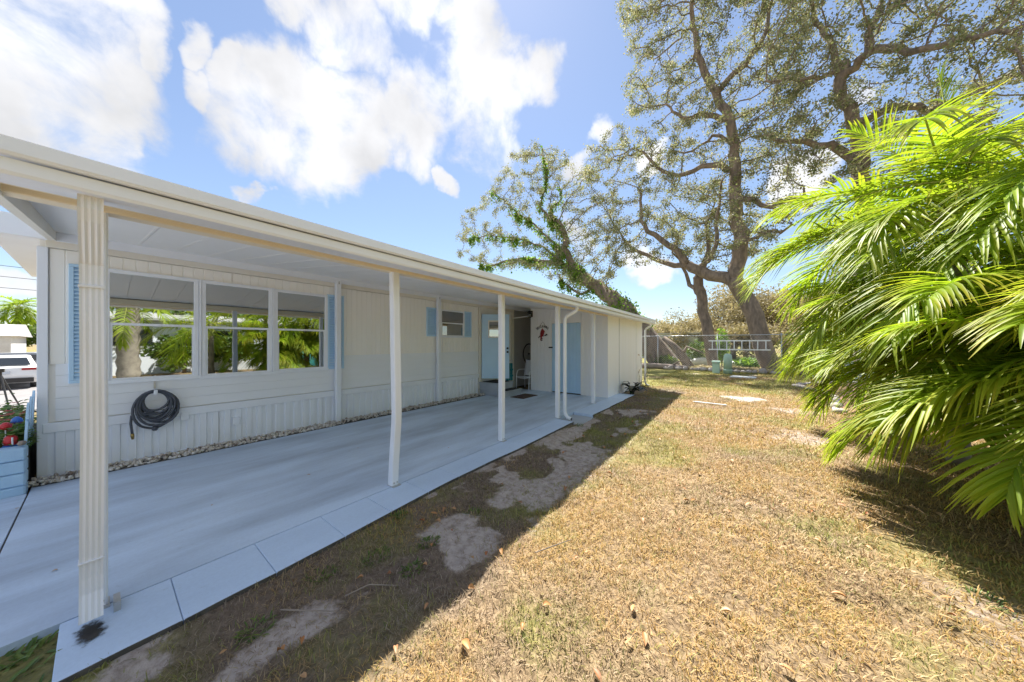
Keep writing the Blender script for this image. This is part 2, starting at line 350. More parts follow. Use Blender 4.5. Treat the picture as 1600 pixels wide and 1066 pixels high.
def axis(parts):
    out = [parts[0][0]]
    for a, b, st in parts:
        n = max(1, int(round((b-a)/st))); out += [a + (b-a)*i/n for i in range(1, n+1)]
    return np.array(out)
gx = axis([(-900, -60, 120), (-60, -8, 2.0), (-8, -2.6, 0.6), (-2.6, 4.2, 0.045), (4.2, 12, 0.6), (12, 60, 4), (60, 900, 120)])
gy = axis([(-900, -60, 120), (-60, -4, 4), (-4, -0.3, 0.3), (-0.3, 6, 0.045), (6, 14, 0.10), (14, 22, 0.2), (22, 60, 2), (60, 900, 120)])
GX, GY = np.meshgrid(gx, gy); nx, ny = len(gx), len(gy)
gv = np.stack([GX, GY, ground_z(GX, GY)], -1).reshape(-1, 3)
ii = (np.arange(ny-1)[:, None]*nx + np.arange(nx-1)[None, :]).ravel()
gf = np.stack([ii, ii+1, ii+nx+1, ii+nx], 1)
def N_map(nt, f, a, b_):
    r = N(nt, 'ShaderNodeMapRange', interpolation_type='SMOOTHSTEP'); nt.links.new(f, r.inputs[0]); r.inputs[1].default_value = a; r.inputs[2].default_value = b_; return r.outputs[0]
def lawn_mat():
    m, nt, b = nodes('dry_lawn')
    sa = N(nt, 'ShaderNodeAttribute', attribute_name='sand').outputs['Fac']; ga = N(nt, 'ShaderNodeAttribute', attribute_name='green').outputs['Fac']
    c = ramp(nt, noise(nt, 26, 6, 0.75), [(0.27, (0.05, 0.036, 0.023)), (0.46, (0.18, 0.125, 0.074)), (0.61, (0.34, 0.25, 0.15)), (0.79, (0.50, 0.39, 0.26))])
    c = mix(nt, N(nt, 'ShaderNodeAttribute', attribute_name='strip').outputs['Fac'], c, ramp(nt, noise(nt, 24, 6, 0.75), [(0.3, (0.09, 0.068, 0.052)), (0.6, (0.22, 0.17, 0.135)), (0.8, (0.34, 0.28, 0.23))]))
    g = ramp(nt, noise(nt, 20, 5, 0.7), [(0.3, (0.10, 0.12, 0.03)), (0.6, (0.28, 0.28, 0.07)), (0.8, (0.42, 0.37, 0.13))])
    mg = N(nt, 'ShaderNodeMath', operation='MULTIPLY'); nt.links.new(ga, mg.inputs[0]); mg.inputs[1].default_value = 0.75
    c = mix(nt, mg.outputs[0], c, g)
    s = ramp(nt, noise(nt, 14, 6, 0.7), [(0.3, (0.28, 0.23, 0.20)), (0.5, (0.44, 0.38, 0.35)), (0.75, (0.56, 0.50, 0.47))])
    e1 = N(nt, 'ShaderNodeMath', operation='MULTIPLY_ADD'); nt.links.new(noise(nt, 17, 6, 0.75), e1.inputs[0]); e1.inputs[1].default_value = 1.3; nt.links.new(sa, e1.inputs[2])
    nt.links.new(mix(nt, ramp(nt, e1.outputs[0], [(0.0, (0, 0, 0)), (0.98, (0, 0, 0)), (1.0, (1, 1, 1))]) if False else N_map(nt, e1.outputs[0], 0.86, 1.34), c, s), b.inputs['Base Color']); b.inputs['Roughness'].default_value = 0.95; b.inputs['Specular IOR Level'].default_value = 0.15
    bump(nt, b, noise(nt, 55, 6, 0.75), 0.7, 0.02); return m
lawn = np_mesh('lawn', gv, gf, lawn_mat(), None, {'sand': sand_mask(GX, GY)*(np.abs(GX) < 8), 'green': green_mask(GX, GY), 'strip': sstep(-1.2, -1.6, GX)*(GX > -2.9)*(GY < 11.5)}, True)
tag(lawn, kind='structure')

# road on the left, beyond the front bed, and the neighbour's drive on the right
def sheet(name, mat, x0, x1, y0, y1, dz, n=14):
    xs = np.linspace(x0, x1, n); ys = np.linspace(y0, y1, 4); X, Y = np.meshgrid(xs, ys)
    V = np.stack([X, Y, ground_z(X, Y) + dz], -1).reshape(-1, 3); i = (np.arange(3)[:, None]*n + np.arange(n-1)[None, :]).ravel()
    return tag(np_mesh(name, V, np.stack([i, i+1, i+n+1, i+n], 1), mat), kind='structure')
sheet('street', MT['asphalt'], -32, -13.2, -40, 40, 0.03, 30)
sheet('concrete_drive', MT['driveway'], 4.2, 9.5, -2.0, 1.4, 0.03)

# ================================================================== carport floor
KX0, KX1 = -2.92, -2.50
slab = MB().box(-6.2, KX0-0.006, -0.425, 8.36, -0.12, 0).build('carport_floor', MT['slab'], None); tag(slab, kind='structure')
box('floor_panel', MT['slab'], slab, -5.72, KX0-0.006, -6.5, -0.437, -0.12, -0.002)
box('joint_filler', MT['kerbside'], slab, -5.72, KX0-0.02, -0.437, -0.425, -0.12, -0.014)
def kerb_block(y0, y1, x1a, x1b, top=0.0, mat=None):
    p = [(KX0+0.003, y0+0.0015, 0), (x1a, y0+0.0015, 0), ((x1a+x1b)/2 + random.uniform(-.005, .005), (y0+y1)/2, 0), (x1b, y1-0.0015, 0), (KX0+0.003, y1-0.0015, 0)]
    m = MB().prism([(x, y, -0.12) for x, y, z in p], (0, 0, -0.12), (0, 0, top)); o = m.build('kerb_block', mat or MT['kerb'], slab, bevel=0.003)
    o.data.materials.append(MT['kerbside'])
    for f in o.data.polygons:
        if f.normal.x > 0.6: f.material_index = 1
    return o
js = [-0.13, 0.27, 0.69, 1.14, 1.55, 1.98, 2.42, 2.86, 3.30, 3.74, 4.18, 4.62, 5.04, 5.42]
edge = [-2.42 - 0.12*sstep(-0.2, 3.0, y) + 0.010*math.sin(y*2.1) for y in js]
for a, b, ea, eb in zip(js[:-1], js[1:], edge[:-1], edge[1:]): kerb_block(a, b, ea, eb, -0.002*random.random())
box('splash_trough', MT['stepgrey'], slab, KX0+0.004, -2.44, 5.43, 6.18, -0.12, -0.055, bevel=0.004)
for a, b in ((6.19, 7.25), (7.26, 8.35), (8.365, 9.35)): kerb_block(a, b, -2.47, -2.45, 0.0)
box('floor_panel', MT['slab'], slab, KX0-0.4, KX0-0.001, 8.362, 9.35, -0.12, -0.004)
# gutter water stain kept as real dark silt below the front spout
def silt_mat():
    m, nt, b = nodes('wet_silt'); b.inputs['Base Color'].default_value = (0.035, 0.032, 0.03, 1); b.inputs['Roughness'].default_value = 0.5
    f = N(nt, 'ShaderNodeMath', operation='MULTIPLY_ADD'); nt.links.new(noise(nt, 32, 5, 0.7), f.inputs[0]); f.inputs[1].default_value = 1.0; nt.links.new(N(nt, 'ShaderNodeAttribute', attribute_name='fade').outputs['Fac'], f.inputs[2])
    ms = N(nt, 'ShaderNodeMixShader'); nt.links.new(N_map(nt, f.outputs[0], 0.78, 1.15), ms.inputs[0]); t = N(nt, 'ShaderNodeBsdfTransparent')
    nt.links.new(t.outputs[0], ms.inputs[1]); nt.links.new(b.outputs[0], ms.inputs[2]); nt.links.new(ms.outputs[0], nt.nodes['Material Output'].inputs['Surface']); return m
nq = 13; qx, qy = np.meshgrid(np.linspace(-1, 1, nq), np.linspace(-1, 1, nq)); i0 = (np.arange(nq-1)[:, None]*nq + np.arange(nq-1)[None, :]).ravel()
np_mesh('silt_stain', np.stack([-2.705 + qx*0.17, -0.03 + qy*0.085, np.full_like(qx, 0.004)], -1).reshape(-1, 3), np.stack([i0, i0+1, i0+nq+1, i0+nq], 1), silt_mat(), slab, {'fade': np.clip(1 - np.sqrt(qx**2 + qy**2), 0, 1)*0.9})

# ================================================================== mobile home
WX = -6.2
MT['lower'] = simple('lower_siding_cool', (0.83, 0.86, 0.91), 0.38, (0.79, 0.82, 0.86), 1.6, 0.4, 0.75, 0.04, 70, stretch=(1, 0.3, 1))  # lower boards toned cooler than the upper siding
home = thing('mobile_home', (-8.0, 5.0, -0.06), 'long white mobile home with powder blue shutters beside the carport', 'house')
# body with a door recess
D0, D1, DZ0, DZ1 = 6.78, 7.62, 0.44, 2.40
b = MB().box(-9.6, WX-0.02, -0.40, D0, 0, 2.65).box(-9.6, WX-0.02, D1, 8.42, 0, 2.65).box(-9.6, WX-0.02, D0, D1, 0, DZ0).box(-9.6, WX-0.02, D0, D1, DZ1, 2.65).box(-9.6, WX-1.2, D0, D1, DZ0, DZ1)
b.build('wall', MT['siding'], home)
box('recess_shade_panel', MT['dark'], home, WX-1.19, WX-1.15, D0+0.004, D1-0.004, DZ0+0.004, DZ1-0.004)  # dark panel stands for the shade of the unlit room
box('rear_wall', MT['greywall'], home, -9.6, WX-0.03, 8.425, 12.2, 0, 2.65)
r = MB().prism([(-9.75, -0.7, 2.65), (-6.10, -0.7, 2.65), (-6.10, -0.7, 2.84), (-7.9, -0.7, 3.0), (-9.75, -0.7, 2.84)], (0, -0.7, 0), (0, 12.3, 0)); roof = r.build('roof', MT['white'], home)
box('fascia', MT['white'], roof, -6.098, -6.075, -0.72, 12.3, 2.64, 2.86)
# ribbed upper siding, in sheets
def ribbed(name, y0, y1, z0, z1, step, mat, depth=0.008, gap=0.014, x=WX, raised=False):
    m = MB(); n = max(1, round((y1-y0)/step)); w = (y1-y0)/n; prof = []
    for i in range(n):
        a = y0 + i*w
        if raised: prof += [(a, 0), (a+w*0.42, 0), (a+w*0.47, depth), (a+w*0.95, depth)]
        else: prof += [(a+0.0, -depth), (a+gap/2, 0), (a+w-gap/2, 0), (a+w, -depth)]
    prof.append((y1, 0 if raised else -depth)); k = 0
    for (a, xa), (c, xc) in zip(prof[:-1], prof[1:]):
        if c - a > 1e-6: m.poly([(x+xa, a, z0), (x+xc, c, z0), (x+xc, c, z1), (x+xa, a, z1)])
    return m.build(name, mat, home)
for a, c in ((-0.34, 1.2), (1.205, 2.68), (2.685, 3.9), (3.905, 5.10), (5.105, 6.68)): ribbed('siding_panel', a, c, 1.27, 2.57, 0.105, MT['siding'])
for a, c in ((-0.30, 2.68), (2.685, 5.10), (5.105, 6.68)):
    for k in range(5):
        z0 = 0.62 + k*0.13
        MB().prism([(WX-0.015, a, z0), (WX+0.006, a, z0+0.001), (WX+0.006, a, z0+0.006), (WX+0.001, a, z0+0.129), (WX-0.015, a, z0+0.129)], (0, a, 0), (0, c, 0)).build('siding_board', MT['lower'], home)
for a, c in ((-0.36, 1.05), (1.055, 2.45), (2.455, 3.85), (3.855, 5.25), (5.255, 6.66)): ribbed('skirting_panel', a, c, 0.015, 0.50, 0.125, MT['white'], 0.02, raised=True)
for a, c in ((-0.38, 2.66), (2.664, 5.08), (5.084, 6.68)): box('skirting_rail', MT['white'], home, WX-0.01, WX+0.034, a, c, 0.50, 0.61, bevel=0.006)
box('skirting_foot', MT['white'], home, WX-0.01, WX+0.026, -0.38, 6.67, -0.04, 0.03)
box('header', MT['header'], home, WX-0.01, WX+0.04, -0.36, 8.42, 2.575, 2.72, bevel=0.004)
box('corner_trim', MT['white'], home, WX-0.03, WX+0.02, -0.415, -0.345, -0.05, 2.575, bevel=0.004)
for a, c in ((6.69, 6.775), (7.625, 7.75), (8.30, 8.425)): box('door_trim', MT['header'], home, WX-0.02, WX+0.03, a, c, 0.02, 2.57)
box('siding_panel', MT['siding'], home, WX-0.02, WX, 7.755, 8.295, 0.02, 2.57)
def window(y0, y1, z0, z1, g1, g2, fw=0.045):
    m = MB(); xa, xb = WX-0.005, WX+0.035; zm = z0 + (z1-z0)*0.525
    m.box(xa, xb, y0-fw, y1+fw, z1, z1+fw).box(xa, xb+0.012, y0-fw-0.01, y1+fw+0.01, z0-fw, z0).box(xa, xb, y0-fw, y0, z0, z1).box(xa, xb, y1, y1+fw, z0, z1)
    m.box(xa, xb-0.008, y0, y1, zm-0.016, zm+0.016)
    f = m.build('window', MT['white'], home, bevel=0.003)
    box('window_pane', g1, f, xa, WX+0.012, y0, y1, zm+0.016, z1); box('window_pane', g2, f, xa, WX+0.016, y0, y1, z0, zm-0.016)
    lower = MB(); xs = WX+0.024
    lower.box(WX+0.016, xs, y0, y0+0.02, z0, zm-0.016).box(WX+0.016, xs, y1-0.02, y1, z0, zm-0.016).box(WX+0.016, xs, y0+0.02, y1-0.02, z0, z0+0.022); lower.build('sash', MT['white'], f)
    return f
window(0.07, 0.79, 1.05, 2.37, MT['glass'], MT['glass'])
window(0.91, 1.645, 1.04, 2.365, MT['glass'], MT['glass2'])
window(1.765, 2.49, 1.05, 2.36, MT['glass'], MT['glass'])
for a, c in ((0.838, 0.862), (1.692, 1.717)): box('mullion_cover', MT['white'], home, WX, WX+0.045, a, c, 1.0, 2.41)
window(5.27, 6.04, 1.70, 2.35, MT['glassdim'], MT['glassdim'], 0.04)
def shutter(y0, y1, z0, z1):
    m = MB(); xa, xb = WX, WX+0.03; f = 0.035
    m.box(xa, xb, y0, y1, z1-f, z1).box(xa, xb, y0, y1, z0, z0+f).box(xa, xb, y0, y0+f, z0+f, z1-f).box(xa, xb, y1-f, y1, z0+f, z1-f)
    o = m.build('shutter', MT['blue'], home, bevel=0.003); s = MB(); n = int((z1-z0-2*f)/0.045); h = (z1-z0-2*f)/n
    for i in range(n):
        z = z0+f+i*h; s.prism([(xa, y0+f, z), (xb-0.004, y0+f, z+0.002), (xb-0.004, y0+f, z+0.012), (xa, y0+f, z+h)], (0, y0+f, 0), (0, y1-f, 0))
    s.build('louvres', MT['blue'], o)
shutter(-0.215, 0.0, 1.04, 2.42); shutter(2.53, 2.83, 1.02, 2.42); shutter(4.80, 5.10, 1.68, 2.40); shutter(6.09, 6.36, 1.68, 2.40)
# blue door standing open towards the carport
hinge = Vector((WX+0.035, 6.79, 0)); dd = Vector((RT[0], RT[1], 0)); dn = Vector((FW[0], FW[1], 0))*-1
def dpt(s, z, t): return hinge + dd*s + dn*t + Vector((0, 0, z))
def dbox(m, s0, s1, z0, z1, t0, t1): return m.prism([dpt(s0, z0, t0), dpt(s1, z0, t0), dpt(s1, z0, t1), dpt(s0, z0, t1)], (0, 0, z0), (0, 0, z1))
# the light sits left of centre in the leaf
m = MB(); dbox(m, 0, 0.22, 0.46, 2.37, -0.02, 0.02); dbox(m, 0.60, 0.82, 0.46, 2.37, -0.02, 0.02); dbox(m, 0.22, 0.60, 0.46, 1.71, -0.02, 0.02); dbox(m, 0.22, 0.60, 2.15, 2.37, -0.02, 0.02)
door = m.build('door', MT['blue'], home)
m = MB(); dbox(m, 0.19, 0.63, 2.15, 2.19, 0.02, 0.032); dbox(m, 0.19, 0.63, 1.67, 1.71, 0.02, 0.032); dbox(m, 0.19, 0.225, 1.71, 2.15, 0.02, 0.032); dbox(m, 0.595, 0.63, 1.71, 2.15, 0.02, 0.032); dbox(m, 0.225, 0.595, 1.915, 1.945, 0.0, 0.03)
m.build('door_light_frame', MT['header'], door)
for z0, z1, g in ((1.945, 2.15, MT['glassdim']), (1.71, 1.915, MT['glass2'])):
    m = MB(); dbox(m, 0.22, 0.60, z0, z1, -0.005, 0.008); m.build('door_pane', g, door)
for z in (1.36, 1.25):
    c = dpt(0.77, z, 0.02); m = MB(); m.tube([c, c+dn*0.012, c+dn*0.03, c+dn*0.055, c+dn*0.062], [0.032, 0.032, 0.016, 0.030, 0.018], 12); m.build('door_knob', MT['black'], door, True)
# outlet cover on the skirting
box('outlet_cover', MT['white'], home, WX+0.035, WX+0.045, 0.66, 0.74, 0.44, 0.56, bevel=0.003); box('outlet_cover', MT['white'], home, WX+0.02, WX+0.05, 1.20, 1.28, 0.26, 0.38, bevel=0.004)

# ================================================================== carport
cp = thing('carport', (-4.5, 5.0, 0), 'white metal carport roof on slim posts over the blue slab', 'carport')
CY0, CY1 = -0.31, 12.25
def czc(x): return 2.745 + (x+6.15)*(2.330-2.745)/3.4       # ceiling height at x
pw = 0.3048; nP = int((8.34-CY0)/pw)
pm = MB(); g = 0.0012
pm.prism([(-6.155, g, czc(-6.155)), (-2.74, g, czc(-2.74)), (-2.74, g, czc(-2.74)+0.03), (-6.155, g, czc(-6.155)+0.03)], (0, g, 0), (0, pw-g, 0))
pm.prism([(-6.15, pw-0.024, czc(-6.15)-0.003), (-2.76, pw-0.024, czc(-2.76)-0.003), (-2.76, pw-0.024, czc(-2.76)+0.01), (-6.15, pw-0.024, czc(-6.15)+0.01)], (0, pw-0.024, 0), (0, pw-0.010, 0))
first = pm.build('ceiling_panel', MT['ceiling'], cp); first.location.y += CY0
for i in range(1, 29): link('ceiling_panel', first.data, cp, (0, CY0 + i*pw, 0))
MB().prism([(-6.07, CY0, czc(-6.07)+0.034), (-2.50, CY0, czc(-2.50)+0.034), (-2.50, CY0, czc(-2.50)+0.075), (-6.07, CY0, czc(-6.07)+0.075)], (0, CY0, 0), (0, CY1, 0)).build('roof_sheet', MT['white'], cp)
# drip edge, gutter, beam
MB().prism([(-2.50, CY0, 2.300), (-2.475, CY0, 2.300), (-2.465, CY0, 2.312), (-2.465, CY0, 2.372), (-2.50, CY0, 2.378)], (0, CY0, 0), (0, CY1, 0)).build('roof_edge', MT['white'], cp)
MB().prism([(-2.74, CY0, 2.245), (-2.515, CY0, 2.225), (-2.505, CY0, 2.24), (-2.505, CY0, 2.294), (-2.53, CY0, 2.296), (-2.53, CY0, 2.26), (-2.74, CY0, 2.27)], (0, CY0+0.004, 0), (0, CY1-0.004, 0)).build('gutter', MT['white'], cp)
MB().box(-2.755, -2.742, CY0+0.01, CY1-0.01, 2.245, 2.32).build('gutter_back', MT['cream'], cp)
box('beam', MT['cream'], cp, -3.00, -2.90, CY0+0.01, 8.34, 2.25, czc(-2.90)-0.005, bevel=0.006)
MB().prism([(-6.15, CY0-0.03, czc(-6.15)-0.10), (-2.76, CY0-0.03, czc(-2.76)-0.12), (-2.76, CY0-0.03, czc(-2.76)+0.02), (-6.15, CY0-0.03, czc(-6.15)+0.02)], (0, -0.03, 0), (0, 0.02, 0)).build('end_beam', MT['header'], cp)
def post(y, pts=None, s=0.08, x=-2.95, ztop=2.27):
    pts = pts or [(0, 0), (0, ztop)]
    m = MB(); h = s/2; prev = None; b0 = len(m.v); ch = 0.008
    sec = [(-h+ch, -h), (h-ch, -h), (h, -h+ch), (h, h-ch), (h-ch, h), (-h+ch, h), (-h, h-ch), (-h, -h+ch)]
    for off, z in pts:
        for a, c in sec: m.v.append((x + a + off*RT[0], y + c + off*RT[1], z))
    for i in range(len(pts)-1):
        for j in range(8): m.f.append((b0+i*8+j, b0+i*8+(j+1) % 8, b0+(i+1)*8+(j+1) % 8, b0+(i+1)*8+j))
    o = m.build('post', MT['white'], cp)
    q = MB()
    for sx in (-1, 1):
        q.tube([(x+h, y+sx*0.018+pts[0][0]*RT[1], 0.035), (x+h+0.008, y+sx*0.018+pts[0][0]*RT[1], 0.035)], 0.008, 8)
    q.box(x-h-0.004, x+h+0.03, y-h-0.006, y+h+0.006, 0.0, 0.006); q.build('post_foot', MT['steel'], o)
    return o
post(-0.012)
post(1.86, [(-0.004, 0.0), (0.004, 0.22), (0.030, 0.66), (0.033, 0.78), (0.022, 1.4), (0.008, 2.27)])
post(3.70, [(0, 0), (0.004, 1.0), (0, 2.27)]); post(5.52); post(7.40)
for y in (2.69, 5.11): box('wall_post', MT['white'], cp, WX+0.045, WX+0.135, y-0.045, y+0.045, 0.0, 2.70, bevel=0.008)
for y in (2.69, 5.11):
    q = MB()
    for dz in (2.66, 2.63): q.tube([(WX+0.135, y, dz), (WX+0.142, y, dz)], 0.008, 8)
    q.build('screw', MT['black'], cp)
box('shelf_angle', MT['header'], cp, WX+0.041, WX+0.10, CY0+0.03, 8.34, 2.655, 2.672)
# fluted front downspout: rectangular section with flutes swept down a bent path
def spout(path, w, d, n_fl, mat, fl=0.006):
    sec = []
    for side in range(4):
        L = w if side % 2 == 0 else d; nf = n_fl if side % 2 == 0 else 1
        for i in range(nf*2):
            t = i/(nf*2); off = 0.0 if i % 2 == 0 else -fl
            if nf == 1: off = 0
            if side == 0: sec.append((-w/2 + t*w, d/2 + off))
            elif side == 1: sec.append((w/2 + off, d/2 - t*d))
            elif side == 2: sec.append((w/2 - t*w, -d/2 - off))
            else: sec.append((-w/2 - off, -d/2 + t*d))
    m = MB(); n = len(sec)
    for i, (p, tang) in enumerate(path):
        t = Vector(tang).normalized(); side = Vector((0, 1, 0)); up = t.cross(side).normalized()
        for a, c in sec: m.v.append(tuple(Vector(p) + side*a + up*c))
    for i in range(len(path)-1):
        for j in range(n): m.f.append((i*n+j, i*n+(j+1) % n, (i+1)*n+(j+1) % n, (i+1)*n+j))
    return m.build('downspout', mat, cp)
SY = -0.028
D = (0, 0, -1); ds = spout([((-2.615, SY, 2.26), D), ((-2.615, SY, 2.17), D), ((-2.64, SY, 2.12), (-0.5, 0, -1)), ((-2.77, SY, 1.985), (-0.7, 0, -1)), ((-2.815, SY, 1.93), (-0.3, 0, -1)), ((-2.82, SY, 1.86), D),
    ((-2.822, SY+0.004, 1.0), D), ((-2.82, SY, 0.36), D), ((-2.82, SY, 0.24), D), ((-2.81, SY, 0.16), (0.25, 0, -1)), ((-2.755, SY, 0.035), (0.55, 0, -1))], 0.078, 0.056, 4, MT['spout'], 0.006)
MB().poly([(-2.785, SY-0.034, 0.036), (-2.785, SY+0.034, 0.036), (-2.738, SY+0.034, 0.052), (-2.738, SY-0.034, 0.052)]).build('spout_mouth', MT['black'], ds)  # black face painted in place of the shade inside the spout
MB().box(-2.855, -2.785, SY-0.042, SY+0.042, 1.80, 1.812).build('spout_strap', MT['spout'], ds); MB().box(-2.855, -2.785, SY-0.042, SY+0.042, 0.33, 0.336).build('spout_strap', MT['spout'], ds)
box('spout_bracket', MT['steel'], ds, -2.905, -2.80, 0.045, 0.07, 0.0, 0.05)
def round_spout(y, xt, xb, zb, flare=True):
    pts = [(xt, y, 2.27), (xt, y, 2.20), (xt-0.02, y-0.02, 2.15), (xb+0.03, y-0.05, 2.05), (xb, y-0.06, 1.98), (xb, y-0.06, 1.2), (xb, y-0.06, zb+0.16), (xb+0.012, y-0.06, zb+0.09), (xb+0.06, y-0.06, zb+0.03), (xb+0.14, y-0.06, zb+0.012)]
    o = MB().tube(pts, 0.036, 12).build('downspout', MT['white'], cp, True)
    MB().tube([(xb, y-0.06, 0.62+zb), (xb, y-0.06, 0.60+zb)], 0.040, 12).build('spout_joint', MT['white'], o)
    MB().tube([(xb+0.138, y-0.06, zb+0.012), (xb+0.146, y-0.06, zb+0.012)], 0.028, 12).build('spout_mouth', MT['black'], o)  # black disc stands for the shaded hollow of the pipe
round_spout(5.68, -2.60, -2.84, -0.02); round_spout(12.12, -2.60, -2.80, -0.06)
MB().tube([(WX+0.03, 8.36, 2.36), (-5.45, 8.40, 2.40)], 0.018, 8).build('tie_rod', MT['white'], cp)

# ================================================================== storage shed under the carport's end
shed = thing('storage_shed', (-4.2, 10.2, 0), 'white panelled storage shed with powder blue door under the carport end', 'shed')
SX0, SX1, SY0, SY1 = -5.45, -2.92, 8.35, 12.05
def top(x): return czc(x) - 0.006
def shed_panel(x0, x1, y0=SY0):
    n = max(1, round((x1-x0)/0.125)); w = (x1-x0)/n; m = MB()
    for i in range(n):
        a = x0+i*w; gq = 0.007
        m.prism([(a+gq, y0, 0), (a+w-gq, y0, 0), (a+w-gq, y0, top(a+w-gq)), (a+gq, y0, top(a+gq))], (0, y0, 0), (0, y0+0.02, 0))
    m.prism([(x0, y0+0.008, 0), (x1, y0+0.008, 0), (x1, y0+0.008, top(x1)), (x0, y0+0.008, top(x0))], (0, y0+0.008, 0), (0, y0+0.03, 0))
    return m.build('wall_panel', MT['shed'], shed)
shed_panel(SX0, -4.66); shed_panel(-3.70, SX1)
MB().prism([(-4.655, SY0, 2.12), (-3.705, SY0, 2.12), (-3.705, SY0, top(-3.705)), (-4.655, SY0, top(-4.655))], (0, SY0, 0), (0, SY0+0.03, 0)).build('lintel_panel', MT['shed'], shed)
box('door_frame', MT['shed'], shed, -4.70, -4.655, SY0-0.018, SY0-0.001, 0.01, 2.16); box('door_frame', MT['shed'], shed, -3.705, -3.66, SY0-0.018, SY0-0.001, 0.01, 2.16); box('door_frame', MT['shed'], shed, -4.654, -3.706, SY0-0.017, SY0-0.001, 2.115, 2.16)
m = MB()
for i in range(8): a = -4.65+i*0.1175; m.box(a+0.004, a+0.1135, SY0-0.012, SY0+0.012, 0.03, 2.11)
m.box(-4.65, -3.71, SY0-0.004, SY0+0.014, 0.03, 2.11)
sdoor = m.build('shed_door', MT['blue'], shed)
box('latch', MT['black'], sdoor, -4.76, -4.62, SY0-0.035, SY0-0.019, 1.36, 1.40, bevel=0.004)
# side walls and back
def side_panel(y0, y1, x=SX1):
    n = max(1, round((y1-y0)/0.30)); w = (y1-y0)/n; m = MB()
    for i in range(n): m.box(x-0.02, x, y0+i*w+0.003, y0+(i+1)*w-0.003, -0.04, 2.335)
    m.box(x-0.03, x-0.006, y0, y1, -0.04, 2.335); return m.build('wall_panel', MT['shed'], shed)
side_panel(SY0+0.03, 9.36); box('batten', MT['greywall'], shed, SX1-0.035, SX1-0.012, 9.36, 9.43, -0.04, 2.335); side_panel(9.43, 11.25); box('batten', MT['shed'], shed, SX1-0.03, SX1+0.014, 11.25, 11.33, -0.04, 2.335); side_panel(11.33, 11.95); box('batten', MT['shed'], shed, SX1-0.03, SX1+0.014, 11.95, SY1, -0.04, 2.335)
box('corner_batten', MT['shed'], shed, SX1-0.019, SX1+0.012, SY0-0.006, SY0+0.05, 0, 2.335)
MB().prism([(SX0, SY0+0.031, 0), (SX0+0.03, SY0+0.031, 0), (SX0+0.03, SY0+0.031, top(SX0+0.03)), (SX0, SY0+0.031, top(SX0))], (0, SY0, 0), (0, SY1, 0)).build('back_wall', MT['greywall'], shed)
MB().prism([(SX0+0.03, SY1-0.03, 0), (SX1-0.03, SY1-0.03, 0), (SX1-0.03, SY1-0.03, top(SX1)), (SX0+0.03, SY1-0.03, top(SX0))], (0, SY1-0.03, 0), (0, SY1-0.002, 0)).build('back_wall', MT['shed'], shed)
box('soffit_board', MT['shed'], shed, SX1+0.0, -2.76, SY0-0.004, SY1, 2.275, 2.315)
# ================================================================== things in and around the carport
# coiled hose on its hook
hc = Vector((WX+0.07, 0.43, 0.66))
hose = thing('garden_hose', (WX+0.04, 0.43, 0.30), 'coiled dark grey garden hose hanging on the white siding below the window', 'hose')
pts = []; turns = 11
for i in range(turns*26+1):
    t = i/26.0; k = t/turns; a = 2*math.pi*t + math.pi/2
    w = 1 + 0.10*math.sin(5.1*t); ry = (0.105 + 0.093*((k*3.6) % 1.0))*w; rz = ry*(1.20 + 0.12*math.sin(3.7*t))
    cz = 0.880 - rz - 0.012*math.sin(2.2*t)
    pts.append((hc.x + 0.012 + 0.045*((t*0.37) % 1.0), 0.43 + ry*math.cos(a), cz + rz*math.sin(a)))
MB().tube(pts, 0.0135, 8).build('coil', MT['hose'], hose, True)
MB().tube([(hc.x+0.03, 0.235, 0.60), (hc.x+0.03, 0.228, 0.50), (hc.x+0.03, 0.236, 0.42), (hc.x+0.03, 0.24, 0.36)], 0.012, 8).build('hose_end', MT['hose'], hose, True)
MB().tube([(hc.x+0.03, 0.24, 0.37), (hc.x+0.03, 0.242, 0.34), (hc.x+0.03, 0.245, 0.30)], [0.016, 0.016, 0.011], 10).build('coupling', MT['brass'], hose, True)
MB().tube([(hc.x+0.03, 0.425, 0.43), (hc.x+0.035, 0.425, 0.39), (hc.x+0.035, 0.425, 0.37)], [0.016, 0.03, 0.02], 10).build('nozzle', MT['hose'], hose, True)
hk = thing('hose_hook', (WX+0.02, 0.43, 0.85), 'small white metal hook holding up the coiled hose', 'hook')
box('plate', MT['steel'], hk, WX+0.013, WX+0.02, 0.42, 0.44, 0.90, 1.08); box('hook_cover', MT['white'], hk, WX+0.02, WX+0.15, 0.413, 0.447, 0.84, 0.90, bevel=0.006)

# entry steps, mats
st = thing('entry_steps', (-5.7, 7.06, 0), 'grey painted two tread entry steps below the open blue door', 'steps')
for z0, z1, x1 in ((0.0, 0.14, -5.20), (0.172, 0.325, -5.50)):
    m = MB(); nb = 1
    m.box(WX+0.03, x1, 6.70, 7.44, z0, z1); m.build('riser', MT['stepgrey'], st, bevel=0.004)
box('tread', MT['stepgrey'], st, WX+0.03, -5.17, 6.68, 7.46, 0.141, 0.171, bevel=0.005); box('tread', MT['stepgrey'], st, WX+0.03, -5.47, 6.68, 7.46, 0.326, 0.362, bevel=0.005)
def mat_(x0, x1, y0, y1, z, m, label):
    o = MB().box(x0, x1, y0, y1, z, z+0.014).build('door_mat', m, None, bevel=0.004, loc=((x0+x1)/2, (y0+y1)/2, z)); tag(o, label, 'mat'); return o
mat_(-6.10, -5.56, 6.76, 7.36, 0.363, MT['darkmat'], 'black mat on the top step under the open blue door')
mat_(-5.46, -5.21, 6.76, 7.36, 0.172, MT['darkmat'], 'narrow black mat on the lower step tread')
mat_(-5.13, -4.68, 6.82, 7.55, 0.001, MT['mat'], 'brown door mat lying on the slab before the steps')

